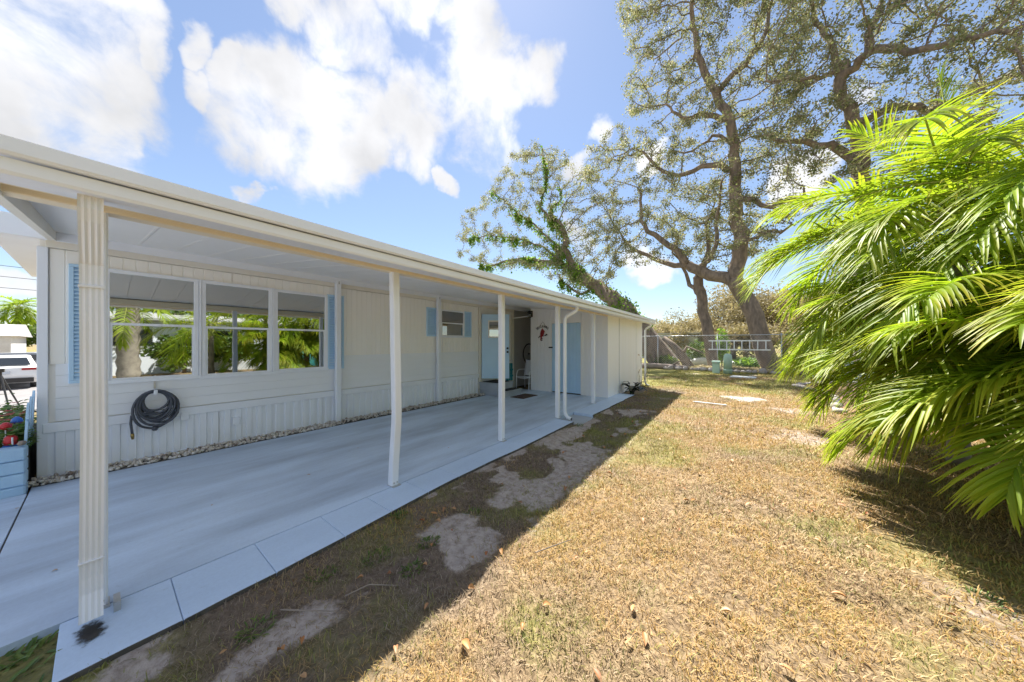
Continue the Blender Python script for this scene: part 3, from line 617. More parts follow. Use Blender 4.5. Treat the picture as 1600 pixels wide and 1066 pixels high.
# white tubular patio chair in the passage
ch = thing('patio_chair', (-5.68, 8.5, 0), 'white tubular metal patio chair tucked between house and shed', 'chair')
for sx in (-5.93, -5.43):
    y = 8.25
    arm = [(sx, y-0.03, 0.0), (sx, y-0.02, 0.30), (sx, y, 0.50), (sx, y+0.05, 0.60), (sx, y+0.15, 0.635), (sx, y+0.30, 0.63), (sx, y+0.50, 0.62)]
    MB().tube(arm, 0.014, 8).build('arm', MT['white'], ch, True)
    MB().tube([(sx, y+0.48, 0.0), (sx, y+0.46, 0.40), (sx, y+0.50, 0.62), (sx, y+0.58, 0.95)], 0.014, 8).build('rear_leg', MT['white'], ch, True)
MB().tube([(-5.93, 8.25, 0.40), (-5.82, 8.245, 0.375), (-5.68, 8.245, 0.37), (-5.54, 8.245, 0.375), (-5.43, 8.25, 0.41)], 0.014, 8).build('front_rail', MT['white'], ch, True)
MB().prism([(-5.91, 8.26, 0.40), (-5.45, 8.26, 0.40), (-5.45, 8.71, 0.37), (-5.91, 8.71, 0.37)], (0, 0, 0), (0, 0, 0.012)).build('seat', MT['white'], ch)
MB().prism([(-5.91, 8.73, 0.42), (-5.45, 8.73, 0.42), (-5.45, 8.82, 0.93), (-5.91, 8.82, 0.93)], (0, 0, 0), (0, 0.012, 0)).build('backrest', MT['white'], ch)
# folded teal beach chair leaning by the door trim

bc = thing('folded_chair', (-5.98, 7.86, 0), 'folded teal fabric beach chair leaning behind the open blue door', 'chair')
for k, dx in enumerate((0.0, 0.05)):
    x = -6.0 + dx
    MB().tube([(x, 7.62, 0.0), (x, 7.64, 0.45), (x-0.04, 7.66, 0.90), (x-0.04, 7.70, 0.95), (x-0.04, 8.06, 0.95), (x-0.04, 8.10, 0.90), (x, 8.12, 0.45), (x, 8.14, 0.0)], 0.012, 8).build('frame', MT['alu'], bc, True)
for i in range(4): box('sling_strap', MT['tealfab'], bc, -5.995, -5.985, 7.66+i*0.112, 7.755+i*0.112, 0.30, 0.86)
for z in (0.42, 0.62): box('cross_strap', MT['tealfab'], bc, -5.984, -5.976, 7.65, 8.11, z, z+0.06)
MB().tube([(-5.99, 7.74, 0.95), (-5.96, 7.72, 1.0), (-5.96, 7.68, 1.02)], 0.016, 8).build('handle', MT['alu'], bc, True)
# bicycle wheel on the grey rear wall
bw = thing('bicycle_wheel', (WX+0.03, 9.3, 0.76), 'black bicycle wheel hanging on the grey wall behind the shed', 'wheel')
wc = Vector((WX+0.06, 9.3, 1.13)); rr = 0.355
ringp = lambda r, n=40: [(wc.x, wc.y + r*math.cos(2*math.pi*i/n), wc.z + r*math.sin(2*math.pi*i/n)) for i in range(n+1)]
MB().tube(ringp(rr), 0.022, 8, False).build('tyre', MT['rubber'], bw, True); MB().tube(ringp(rr-0.03), 0.010, 6, False).build('rim', MT['steel'], bw, True)
m = MB()
for i in range(28):
    a = 2*math.pi*i/28; m.tube([(wc.x+0.02*(-1)**i, wc.y+0.02*math.cos(a+0.6), wc.z+0.02*math.sin(a+0.6)), (wc.x, wc.y+(rr-0.03)*math.cos(a), wc.z+(rr-0.03)*math.sin(a))], 0.0012, 3)
m.build('spokes', MT['steel'], bw)
MB().tube([(wc.x-0.05, wc.y, wc.z), (wc.x-0.03, wc.y, wc.z), (wc.x+0.03, wc.y, wc.z), (wc.x+0.05, wc.y, wc.z)], [0.01, 0.03, 0.03, 0.01], 10).build('hub', MT['black'], bw, True)
MB().tube([(WX-0.03, wc.y, wc.z+rr-0.05), (WX+0.08, wc.y, wc.z+rr-0.05), (WX+0.085, wc.y, wc.z+rr-0.02)], 0.006, 6).build('wall_hook', MT['steel'], bw)

# wall lantern
wlan = thing('wall_lantern', (-5.40, 8.34, 2.36), 'black wall lantern at the shed corner by the ceiling', 'lamp')
box('back_plate', MT['black'], wlan, -5.44, -5.36, 8.325, 8.349, 2.36, 2.56, bevel=0.004)
MB().tube([(-5.40, 8.33, 2.52), (-5.40, 8.27, 2.545), (-5.40, 8.22, 2.54)], 0.010, 6).build('arm', MT['black'], wlan)
MB().lathe([(0.02, 0.0), (0.06, -0.02), (0.085, -0.06), (0.075, -0.065)], (-5.40, 8.22, 2.55), 8).build('hood', MT['black'], wlan)
m = MB()
for a in range(4): t = math.pi/4+a*math.pi/2; m.tube([(-5.40+0.065*math.cos(t), 8.22+0.065*math.sin(t), 2.49), (-5.40+0.05*math.cos(t), 8.22+0.05*math.sin(t), 2.33)], 0.006, 4)
m.lathe([(0.055, 0), (0.055, 0.012)], (-5.40, 8.22, 2.325), 8); m.build('cage', MT['black'], wlan)
MB().lathe([(0.042, 0), (0.052, 0.14)], (-5.40, 8.22, 2.34), 10).build('lantern_glass', MT['glassdim'], wlan, True)

# welcome sign with a red bird, hung on the shed front
ws = thing('welcome_sign', (-4.985, 8.33, 1.55), 'small iron welcome sign with a red bird hung on the shed front', 'sign')
oy = 8.335; ox = -4.985
MB().tube([(ox-0.13, oy, 2.03), (ox, oy, 2.19), (ox+0.13, oy, 2.03)], 0.004, 5).build('hanger', MT['iron'], ws)
arc = lambda r, z0, a0, a1, n=14: [(ox + r*math.sin(R(a0+(a1-a0)*i/n)), oy, z0 + r*math.cos(R(a0+(a1-a0)*i/n))) for i in range(n+1)]
MB().tube(arc(0.25, 1.77, -48, 48), 0.005, 5).build('arch', MT['iron'], ws)
for i, chx in enumerate('Welcome'):
    cu = bpy.data.curves.new('letter', 'FONT'); cu.body = chx; cu.size = 0.085; cu.extrude = 0.003; cu.align_x = 'CENTER'; cu.offset = 0.003
    tmp = bpy.data.objects.new('letter', cu); COL.objects.link(tmp)
    me = bpy.data.meshes.new_from_object(tmp); bpy.data.objects.remove(tmp)
    a = R(-42 + i*14); o = link('letter', me, ws); me.materials.append(MT['iron'])
    o.location = Vector((ox + 0.262*math.sin(a), oy-0.002, 1.77 + 0.262*math.cos(a))) - origin(ws); o.rotation_euler = Matrix.Rotation(a, 4, 'Y').to_euler() if False else (R(90), a, 0)
m = MB()   # bird: body, tail, crest and beak in one thick outline
bird = [(-0.02, 1.98), (0.01, 1.965), (0.035, 1.93), (0.06, 1.90), (0.082, 1.875), (0.06, 1.86), (0.055, 1.82), (0.035, 1.77), (0.01, 1.735), (-0.02, 1.72), (-0.04, 1.66), (-0.06, 1.59), (-0.085, 1.60), (-0.075, 1.68), (-0.085, 1.74), (-0.085, 1.82), (-0.065, 1.89), (-0.045, 1.93)]
m.prism([(ox+x, oy-0.012, z) for x, z in bird], (0, 0, 0), (0, 0.02, 0)); m.build('bird', MT['red'], ws, bevel=0.004)
MB().tube([(ox-0.14, oy, 1.71), (ox-0.05, oy, 1.735), (ox+0.05, oy, 1.74), (ox+0.14, oy, 1.79)], 0.010, 6).build('branch', MT['iron'], ws)
for x, z in ((-0.14, 1.69), (-0.11, 1.73), (0.14, 1.79), (0.11, 1.75), (0.155, 1.77), (-0.03, 1.60), (-0.02, 1.65)):
    MB().prism([(ox+x-0.028, oy-0.004, z), (ox+x, oy-0.004, z-0.018), (ox+x+0.028, oy-0.004, z), (ox+x, oy-0.004, z+0.018)], (0, 0, 0), (0, 0.006, 0)).build('leaf', MT['iron'], ws)

# dark leafy plant at the shed corner
def leaf_blade(m, p, d, L, W, droop=0.3, fold=0.25, up=(0, 0, 1)):
    d = Vector(d).normalized(); a, u = frame(d); k = len(m.v); n = 5
    for i in range(n+1):
        t = i/n; w = W*math.sin(math.pi*min(1, 0.08+t*0.92))**0.8; c = Vector(p) + d*(L*t) - Vector((0, 0, 1))*(droop*L*t*t)
        m.v += [tuple(c - a*w + u*(fold*w)), tuple(c), tuple(c + a*w + u*(fold*w))]
    for i in range(n): q = k+i*3; m.f += [(q, q+1, q+4, q+3), (q+1, q+2, q+5, q+4)]
pc = Vector((-2.58, 9.62, LZ)); rp = thing('rubber_plant', pc, 'dark glossy broad leaved plant at the shed side beyond the slab', 'plant')
for i in range(8):
    a = random.uniform(0, 6.28); tip_ = pc + Vector((0.16*math.cos(a), 0.16*math.sin(a), random.uniform(0.2, 0.42)))
    MB().tube([pc, (pc+tip_)/2 + Vector((0, 0, 0.03)), tip_], 0.008, 5).build('stem', MT['darkplant'], rp)
    for k in range(4):
        b2 = a + random.uniform(-1.6, 1.6); m = MB(); leaf_blade(m, pc.lerp(tip_, 0.5+0.5*k/3), (math.cos(b2), math.sin(b2), random.uniform(-.1, .9)), random.uniform(.20, .30), random.uniform(.065, .095)); m.build('leaf', MT['darkplant'], rp, True)
# thin vine climbing the shed's far corner
vp_ = Vector((-2.83, 11.7, LZ)); vi = thing('climbing_vine', vp_, 'thin leafless brown vine climbing the far corner of the shed', 'plant')
for k in range(5):
    p = vp_ + Vector((random.uniform(0, .12), random.uniform(-.35, .2), 0)); q = [p]
    for j in range(9): q.append(q[-1] + Vector((random.uniform(-.05, .06), random.uniform(-.09, .09), random.uniform(.06, .17))))
    MB().tube(q, [0.008-0.0007*j for j in range(10)], 5).build('stem', MT['bark_far'], vi)
    m = MB()
    for j in range(16):
        c = q[random.randrange(1, 10)]; leaf_blade(m, c, (random.uniform(0, 1), random.uniform(-1, 1), random.uniform(-.4, .6)), 0.06, 0.018)
    m.build('leaves', MT['greenleaf'] if k % 2 else MT['litter'], vi)

# ------------------------------------------------------------------ river stones along the house
gb = MB().box(WX+0.027, -5.90, -0.42, 6.66, -0.10, 0.006).build('gravel_bed', MT['kerbside'], None); tag(gb, kind='structure')
def pebble(seed, n1=6, n2=4):
    rg = random.Random(seed); sx, sy, sz = rg.uniform(.8, 1.3), rg.uniform(.6, 1.0), rg.uniform(.4, .65); V = [(0, 0, -sz)]
    for i in range(1, n2):
        ph = math.pi*i/n2
        for j in range(n1):
            t = 2*math.pi*j/n1 + i*0.4; k = rg.uniform(.85, 1.12); V.append((sx*k*math.sin(ph)*math.cos(t), sy*k*math.sin(ph)*math.sin(t), -sz*math.cos(ph)))
    V.append((0, 0, sz)); F = []
    for j in range(n1): F.append((0, 1+(j+1) % n1, 1+j)); F.append((len(V)-1, 1+(n2-2)*n1+j, 1+(n2-2)*n1+(j+1) % n1))
    for i in range(n2-2):
        for j in range(n1): F.append((1+i*n1+j, 1+i*n1+(j+1) % n1, 1+(i+1)*n1+(j+1) % n1, 1+(i+1)*n1+j))
    return V, F
PEB = []
for s in range(6):
    V, F = pebble(s); me = bpy.data.meshes.new('stone'); me.from_pydata(V, [], F); me.materials.append(MT['stone'])
    for p in me.polygons: p.use_smooth = True
    PEB.append(me)
def pebble_xf():
    return random.uniform(-math.pi, math.pi), random.uniform(-.35, .35), random.uniform(-.35, .35)
for i in range(290):
    y = -0.5 + 3.1*(i/290.0) + random.uniform(-.02, .02); x = random.uniform(WX+0.045, -5.90); s = random.uniform(.020, .036)
    o = link('stone', PEB[i % 6], gb, (x, y, 0.012 + s*0.35 + 0.025*(1-abs((x+6.04)/0.16))*random.random())); o.scale = (s, s, s); o.rotation_euler = pebble_xf()
m = MB()
for i in range(1500):
    base = i < 620
    y = random.uniform(-0.42, 2.6) if base else random.uniform(2.55, 6.68); x = random.uniform(WX+0.04, -5.895)
    s = random.uniform(.014, .030); V, F = pebble(i % 23, 5, 3); M_ = Matrix.Rotation(random.uniform(0, 6.3), 3, 'Z') @ Matrix.Rotation(random.uniform(-.4, .4), 3, 'X'); k = len(m.v)
    c = Vector((x, y, 0.010 + s*0.3 + (0 if base else 0.03*random.random()))); m.v += [tuple(M_ @ (Vector(v)*s) + c) for v in V]; m.f += [tuple(k+q for q in f) for f in F]
o = m.build('loose_stones', MT['stone'], gb, True); tag(o, kind='stuff')

# ------------------------------------------------------------------ blue block planter at the house corner, far left
pl = thing('block_planter', (-6.1, -1.2, LZ), 'powder blue painted block planter wall at the house corner', 'planter')
for c in range(4):
    y = -0.44 - (0.0 if c % 2 == 0 else 0.0); L0 = 0.30 if c % 2 else 0.17; k = 0
    while y > -2.0:
        L = L0 if k == 0 else 0.30; k += 1
        o = MB().box(-5.93, -5.735 + random.uniform(-.006, .006), y-L+0.004, y-0.004, -0.04+c*0.125, -0.04+(c+1)*0.125-0.005).build('block', MT['block'], pl, bevel=0.012); y -= L
box('soil', MT['kerbside'], pl, -8.0, -5.94, -2.0, -0.46, LZ-0.05, 0.38)
MT['bluedec'] = simple('blue_enamel', (0.04, 0.16, 0.55), 0.35); MT['reddec'] = simple('bright_red_enamel', (0.55, 0.03, 0.04), 0.35)
fb = thing('flower_plant', (-6.25, -0.62, 0.38), 'leafy bedding plant with red blossoms in the blue planter', 'plant')
m = MB()
for i in range(1700):
    a = random.uniform(0, 6.28); x = -5.98 - 2.2*random.random()**1.3; q = Vector((x, min(-0.475, 0.088*x + random.gauss(0, .05)), 0.40 + abs(random.gauss(0.05*(-x-5.9), .09)))); leaf_blade(m, q, (math.cos(a), math.sin(a), random.uniform(0, .9)), random.uniform(.05, .11), random.uniform(.014, .028))
m.build('leaves', MT['flowerleaf'], fb)
for i in range(26):
    x = -6.05 - 1.8*random.random(); q = Vector((x, min(-0.49, 0.088*x + random.gauss(0, .04)), 0.50 + random.uniform(0, .16) + 0.05*(-x-6))); m = MB()
    for k in range(6): a = k*math.pi/3; leaf_blade(m, q, (math.cos(a), math.sin(a), .5), .04, .018)
    m.build('blossom', MT['reddec'], fb)
orn = thing('garden_ornament', (-5.98, -0.545, 0.38), 'red and blue painted garden ornament among the planter flowers', 'ornament')
MB().lathe([(0.04, 0), (0.06, 0.03), (0.06, 0.06), (0.04, 0.085)], (-5.98, -0.545, 0.38), 14).build('base', MT['bluedec'], orn, True)
MB().lathe([(0.036, 0), (0.045, 0.04), (0.036, 0.08), (0.015, 0.10)], (-5.98, -0.545, 0.465), 14).build('body', MT['reddec'], orn, True)
for k in range(3): MB().tube([(-5.98+0.045*math.cos(k*2+0.3), -0.545+0.045*math.sin(k*2+0.3), 0.47), (-5.98+0.038*math.cos(k*2+0.3), -0.545+0.038*math.sin(k*2+0.3), 0.545)], 0.006, 5).build('stripe', MT['white'], orn)
MB().lathe([(0.012, 0), (0.035, 0.02), (0.04, 0.05), (0.015, 0.08)], (-6.12, -0.585, 0.60), 12).build('bauble', MT['reddec'], orn, True); MB().tube([(-6.12, -0.585, 0.38), (-6.12, -0.585, 0.60)], 0.006, 5).build('stake', MT['steel'], orn)
MB().lathe([(0.012, 0), (0.04, 0.025), (0.03, 0.06), (0.01, 0.08)], (-6.2, -0.53, 0.64), 12).build('bauble', MT['bluedec'], orn, True); MB().tube([(-6.2, -0.53, 0.38), (-6.2, -0.53, 0.64)], 0.006, 5).build('stake', MT['steel'], orn)
pk = thing('picket_gate', (-5.98, -0.50, 0.38), 'powder blue pointed pickets propped beside the house corner', 'fence')
for k in range(3):
    a = Vector((-6.0-0.14*k, -0.475+0.004*k, 0.38)); tl = Vector((-0.02, 0.035, 1)).normalized(); w = Vector((1, 0, 0))*0.045; h = 0.44+0.05*k
    MB().prism([a-w, a+w, a+w+tl*h, a+tl*(h+0.06), a-w+tl*h], (0, 0, 0), (0, 0.016, 0)).build('picket', MT['blue'], pk)
MB().bar((-6.40, -0.452, 0.50), (-5.92, -0.45, 0.74), 0.016, 0.05).build('brace', MT['blue'], pk)
rk = link('rock', PEB[2], None, (-5.84, -0.475, 0.49)); rk.scale = (0.05, 0.03, 0.06); tag(rk, 'small brown rock on the planter wall beside the house corner', 'rock')
# green strappy weeds at the foot of the front downspout
wd = thing('weed_clump', (-2.68, -0.28, LZ), 'green strappy weed clump beside the front downspout foot', 'plant')
m = MB()
for i in range(420):
    a = random.uniform(0, 6.28); q = Vector((-2.64 + random.uniform(-.26, .26), -0.36 + random.uniform(-.30, .21), LZ)); leaf_blade(m, q, (math.cos(a), math.sin(a), random.uniform(.5, 2)), random.uniform(.07, .17), random.uniform(.005, .010), 0.5)
m.build('leaves', MT['greenleaf'], wd)
# ================================================================== trees
def in_poly(u, v, poly):
    n = len(poly); c = False; j = n-1
    for i in range(n):
        (xi, yi), (xj, yj) = poly[i], poly[j]
        if (yi > v) != (yj > v) and u < (xj-xi)*(v-yi)/(yj-yi)+xi: c = not c
        j = i
    return c
def densify(pts, step=0.45):
    out = [Vector(pts[0])]
    for a, b in zip(pts[:-1], pts[1:]):
        a = Vector(a); b = Vector(b); n = max(1, int((b-a).length/step))
        for i in range(1, n+1): out.append(a.lerp(b, i/n))
    return out
def smooth_path(pts, it=2):
    for _ in range(it):
        q = [pts[0]]
        for a, b in zip(pts[:-1], pts[1:]): q += [a.lerp(b, .25), a.lerp(b, .75)]
        q.append(pts[-1]); pts = q
    return pts
def leaf_cloud(C, size, rng, flat=0.0):
    """one pointed leaf (4 corners) at each centre, turned at random"""
    n = len(C); d = rng.normal(size=(n, 3)); d /= np.linalg.norm(d, axis=1)[:, None]
    e = rng.normal(size=(n, 3)); e[:, 2] *= 1-flat; e -= d*np.sum(d*e, 1)[:, None]; e /= np.linalg.norm(e, axis=1)[:, None]
    L = size*(0.5 + 1.0*rng.random(n)**1.5)[:, None]; W = L*rng.uniform(.24, .36, n)[:, None]
    V = np.stack([C - d*L*0.5, C + e*W + d*L*0.05, C + d*L*0.5, C - e*W + d*L*0.05], 1).reshape(-1, 3)
    return V, np.arange(4*n).reshape(n, 4)
def oak(name, label, limbs, crown, n_attr, leaf_n, mat_leaf, mat_bark, seed, leaf=0.11, step=0.42, kill=0.75, infl=5.0, group=None, iters=70, spread=0.17, extra=None, tipr=0.019, thick=1.45):
    """limbs: list of (points, r0, r1) traced main limbs; crown: list of attraction points; branches grow from the limbs to the points"""
    rng = np.random.default_rng(seed); rnd = random.Random(seed)
    base = Vector(limbs[0][0][0]); root = thing(name, base, label, 'tree', group)
    P = []; par = []; fixed = []
    for li, (pts, r0, r1) in enumerate(limbs):
        pts = densify(smooth_path([Vector(p) for p in pts], 1), step); pts = [p + Vector((rnd.gauss(0, .05), rnd.gauss(0, .09), rnd.gauss(0, .05))) if k else p for k, p in enumerate(pts)]
        start = -1
        if li > 0:
            dmin = 1e9
            for i, p in enumerate(P):
                q = (p-pts[0]).length
                if q < dmin: dmin = q; start = i
        for k, p in enumerate(pts):
            P.append(p); par.append(start); start = len(P)-1; fixed.append(thick*(r0 + (r1-r0)*k/max(1, len(pts)-1)) if li else r0 + (r1*thick**0.5-r0)*k/max(1, len(pts)-1))
    n_fixed = len(P)
    A = [Vector(a) for a in crown]
    grow_from = 3
    for it in range(iters):
        kd = kdtree.KDTree(len(P))
        for i, p in enumerate(P): kd.insert(p, i)
        kd.balance(); acc = {}; keep = []
        for a in A:
            co, i, d = kd.find(a)
            if d < kill: continue
            keep.append(a)
            if d < infl*(1.6 if it < 12 else 1): acc.setdefault(i, Vector((0, 0, 0))); acc[i] += (a-co).normalized()
        A = keep
        if not acc: break
        new = 0
        for i, d in acc.items():
            if d.length < 1e-3: continue
            d = (d.normalized() + Vector((rnd.gauss(0, .30), rnd.gauss(0, .30), rnd.gauss(0, .22)))).normalized()
            P.append(P[i] + d*step*rnd.uniform(.7, 1.15)); par.append(i); fixed.append(0); new += 1
        if not new or len(P) > 9000: break
    n = len(P); kids = [[] for _ in range(n)]
    for i, q in enumerate(par):
        if q >= 0: kids[q].append(i)
    rad = [0.0]*n
    for i in range(n-1, -1, -1):
        rad[i] = max(tipr, sum(rad[c]**2.15 for c in kids[i])**(1/2.15)) if kids[i] else tipr
        if fixed[i]: rad[i] = fixed[i]
    for i in range(n_fixed, n): rad[i] = min(rad[i], 0.70*rad[par[i]] if par[i] < n_fixed else rad[par[i]], 0.13)
    # chains -> tubes: follow the thickest child
    def chain(i):
        c = [i]
        while kids[c[-1]]:
            c.append(max(kids[c[-1]], key=lambda q: rad[q] + (1 if q < n_fixed else 0)))
        return c
    stack = [0]; trunk = MB(); branches = MB()
    while stack:
        s = stack.pop(); c = chain(s); full = ([par[s]] if par[s] >= 0 else []) + c
        for i in c:
            big = max(kids[i], key=lambda q: rad[q] + (1 if q < n_fixed else 0)) if kids[i] else None
            for q in kids[i]:
                if q != big: stack.append(q)
        pts = [P[i] for i in full]; rr = [rad[i] for i in full]
        if par[s] >= 0: rr[0] = min(rr[0], rr[1]*1.15)
        bigr = max(rr) > 0.06
        if len(pts) > 1: (trunk if s < n_fixed else branches).tube(pts, rr, 9 if bigr else (5 if max(rr) > 0.025 else 3), False)
    trunk.build('trunk', mat_bark, root, True); branches.build('branches', mat_bark, root, True)
    tips = [i for i in range(n) if rad[i] < 0.05 and i >= n_fixed]
    if tips:
        ctr = np.array([P[i] for i in tips]); w = np.array([1.0 if not kids[i] else 0.45 for i in tips]); w *= 0.15 + rng.random(len(tips))**2*1.6; w /= w.sum()
        idx = rng.choice(len(tips), leaf_n, p=w); C = ctr[idx] + rng.normal(size=(leaf_n, 3))*np.array([spread, spread, spread*0.75])
        V, F = leaf_cloud(C, leaf, rng); np_mesh('crown', V, F, mat_leaf, root)
    return root, P, rad, n_fixed
def crown_pts(poly, y0, y1, n, seed, zmax=60):
    rg = random.Random(seed); us = [p[0] for p in poly]; vs = [p[1] for p in poly]; out = []
    while len(out) < n:
        u = rg.uniform(min(us), max(us)); v = rg.uniform(min(vs), max(vs))
        if in_poly(u, v, poly):
            p = PY(u, v, rg.triangular(y0, y1, (y0+y1)/2))
            if p[2] < zmax: out.append(p)
    return out
def L_(pts, Y, dy=0.0):
    n = len(pts); return [PY(u, v, Y + dy*i/max(1, n-1)) for i, (u, v) in enumerate(pts)]

YA = 23.4
limbsA = [(L_([(1208, 585), (1196, 550), (1182, 505), (1166, 468), (1150, 444), (1143, 432)], YA), 0.50, 0.36),
          (L_([(1146, 436), (1153, 410), (1160, 380), (1152, 350), (1148, 335), (1154, 315), (1146, 285), (1150, 250), (1151, 215), (1138, 180), (1122, 150), (1104, 118), (1094, 95), (1088, 60), (1080, 20), (1082, -30)], YA, -1.2), 0.30, 0.06),
          (L_([(1148, 440), (1125, 432), (1105, 430), (1085, 422), (1070, 412)], YA, -0.5), 0.27, 0.20),
          (L_([(1072, 414), (1060, 395), (1040, 378), (1018, 365), (1003, 350), (1001, 330), (1000, 305)], YA-0.5, -1.0), 0.17, 0.05),
          (L_([(1068, 416), (1050, 416), (1030, 405), (1005, 398), (985, 385), (970, 368)], YA-0.5, 0.8), 0.14, 0.05),
          (L_([(1140, 266), (1120, 256), (1090, 262), (1062, 276), (1040, 272), (1020, 258), (1008, 240), (990, 232)], YA-0.6, -1.4), 0.13, 0.04),
          (L_([(1150, 310), (1170, 312), (1196, 326), (1225, 316), (1258, 308)], YA-0.5, -1.5), 0.12, 0.05),
          (L_([(1124, 185), (1100, 176), (1080, 186), (1062, 186), (1050, 170), (1036, 162)], YA-0.9, -1.5), 0.11, 0.03),
          (L_([(1120, 145), (1140, 120), (1168, 92), (1196, 62), (1200, 25), (1215, -20)], YA-1.0, 1.5), 0.13, 0.04),
          (L_([(1090, 420), (1112, 402), (1122, 375), (1120, 345), (1124, 310), (1128, 280)], YA-0.4, 1.5), 0.11, 0.04),
          (L_([(1157, 380), (1180, 370), (1205, 360), (1225, 365), (1240, 350)], YA-0.3, -2.2), 0.07, 0.03),
          (L_([(1146, 225), (1120, 205), (1100, 225), (1075, 240), (1050, 235)], YA-0.8, 1.8), 0.08, 0.03)]
polyA = [(955, -140), (955, 20), (985, 100), (960, 190), (915, 235), (905, 260), (915, 300), (930, 330), (935, 385), (960, 425), (1040, 395), (1075, 395), (1130, 400), (1200, 390), (1250, 350), (1270, 300), (1250, 240), (1275, 120), (1290, -140)]
oakA = oak('oak_tree', 'tall live oak with leaning trunk behind the ladder on the fence', limbsA, crown_pts(polyA, YA-4.5, YA+4.0, 3300, 11), 0, 112000, MT['oakleaf'], MT['bark'], 1)
YB = 24.2
limbsB = [(L_([(1112, 580), (1111, 545), (1106, 510), (1100, 478), (1094, 452), (1090, 430)], YB), 0.36, 0.24),
          (L_([(1092, 460), (1082, 448), (1074, 430), (1066, 410), (1052, 395)], YB, 1.0), 0.12, 0.04),
          (L_([(1091, 432), (1100, 412), (1110, 385), (1104, 355), (1112, 330)], YB, 1.6), 0.15, 0.05)]
polyB = [(1030, 300), (1090, 270), (1190, 300), (1215, 400), (1150, 425), (1120, 400), (1070, 405), (1035, 380)]
oakB = oak('oak_tree', 'slender upright oak trunk behind the green utility pedestals', limbsB, crown_pts(polyB, YB-1, YB+4.5, 330, 12), 0, 12000, MT['oakleaf'], MT['bark'], 2)
YC = 24.0
limbsC = [(L_([(1052, 592), (1038, 572), (1022, 548), (1006, 522), (985, 495), (962, 470), (940, 452), (920, 440), (905, 428)], YC), 1.0, 0.36),
          (L_([(905, 428), (893, 412), (886, 395), (884, 372), (876, 352), (862, 341)], YC, -0.5), 0.24, 0.13),
          (L_([(900, 426), (878, 412), (850, 408), (820, 404), (790, 408), (765, 416), (750, 414)], YC, -1.0), 0.16, 0.04),
          (L_([(862, 341), (848, 330), (842, 318), (850, 300), (856, 275), (850, 250), (845, 228)], YC-0.5, 0), 0.08, 0.02),
          (L_([(880, 366), (868, 352), (858, 335), (866, 322), (878, 312), (874, 290)], YC-0.4, 1.2), 0.07, 0.02),
          (L_([(888, 400), (860, 375), (835, 350), (810, 335), (790, 315), (770, 300)], YC-0.2, -1.5), 0.08, 0.02),
          (L_([(880, 410), (840, 380), (800, 372), (760, 368), (728, 372)], YC-0.2, -2.2), 0.07, 0.02),
          (L_([(930, 446), (920, 455), (905, 462), (890, 450), (878, 440)], YC, -1.2), 0.10, 0.04),
          (L_([(1000, 512), (985, 520), (972, 560), (966, 590)], YC+0.3, 0), 0.30, 0.34)]
polyC = [(708, 372), (722, 330), (768, 300), (788, 240), (838, 212), (884, 240), (940, 268), (985, 320), (985, 400), (950, 450), (880, 450), (835, 430), (770, 424), (712, 398)]
oakC = oak('oak_tree', 'ivy draped leaning oak rising behind the shed roof', limbsC, crown_pts(polyC, YC-4, YC+3, 1600, 13), 0, 56000, MT['oakleaf'], MT['bark'], 3, step=0.36)
# ivy on that trunk
rng = np.random.default_rng(5); C = []
for i in range(oakC[3]):
    p = oakC[1][i]; r = oakC[2][i]
    if p.z > 2.0:
        dens = 0.35 + 1.3*max(0, math.sin(i*0.55 + 1.0)); k = int(300*dens*(0.28 + r*1.5))
        if r < 0.045 and random.random() < 0.6: continue
        for _ in range(k):
            d = Vector(rng.normal(size=3)); d.normalize(); C.append(p + d*(r + abs(rng.normal())*0.16) + Vector((0, 0, -abs(rng.normal())*0.35)))
V, F = leaf_cloud(np.array(C), 0.20, rng); np_mesh('ivy', V, F, MT['ivy'], oakC[0])
YD = 22.6
limbsD = [(L_([(1352, 590), (1356, 500), (1352, 420), (1348, 330), (1346, 270), (1344, 215), (1330, 180), (1322, 155), (1312, 125), (1318, 100)], YD), 0.46, 0.18),
          (L_([(1346, 275), (1322, 240), (1302, 232), (1284, 226), (1262, 224), (1240, 224), (1215, 216), (1190, 210)], YD, -2.0), 0.16, 0.04),
          (L_([(1318, 120), (1340, 95), (1362, 78), (1390, 78), (1430, 82), (1480, 70), (1540, 55), (1600, 40)], YD, -2.5), 0.15, 0.05),
          (L_([(1314, 118), (1306, 85), (1290, 60), (1270, 30), (1262, -20)], YD, 1.5), 0.12, 0.04),
          (L_([(1358, 80), (1362, 40), (1380, 0), (1390, -40)], YD-0.5, 1.5), 0.12, 0.04),
          (L_([(1346, 190), (1390, 165), (1440, 175), (1490, 160), (1550, 130), (1610, 110)], YD, 2.5), 0.14, 0.05),
          (L_([(1320, 110), (1290, 115), (1260, 128), (1230, 122), (1200, 130)], YD, -2.2), 0.09, 0.03)]
polyD = [(1180, -140), (1215, 20), (1195, 130), (1190, 225), (1235, 262), (1290, 300), (1330, 262), (1390, 235), (1440, 215), (1500, 235), (1600, 225), (1720, 160), (1760, -140)]
oakD = oak('oak_tree', 'broad live oak whose crown spreads above the palms', limbsD, crown_pts(polyD, YD-5.0, YD+4.5, 2500, 14), 0, 66000, MT['oakleaf'], MT['bark'], 4)

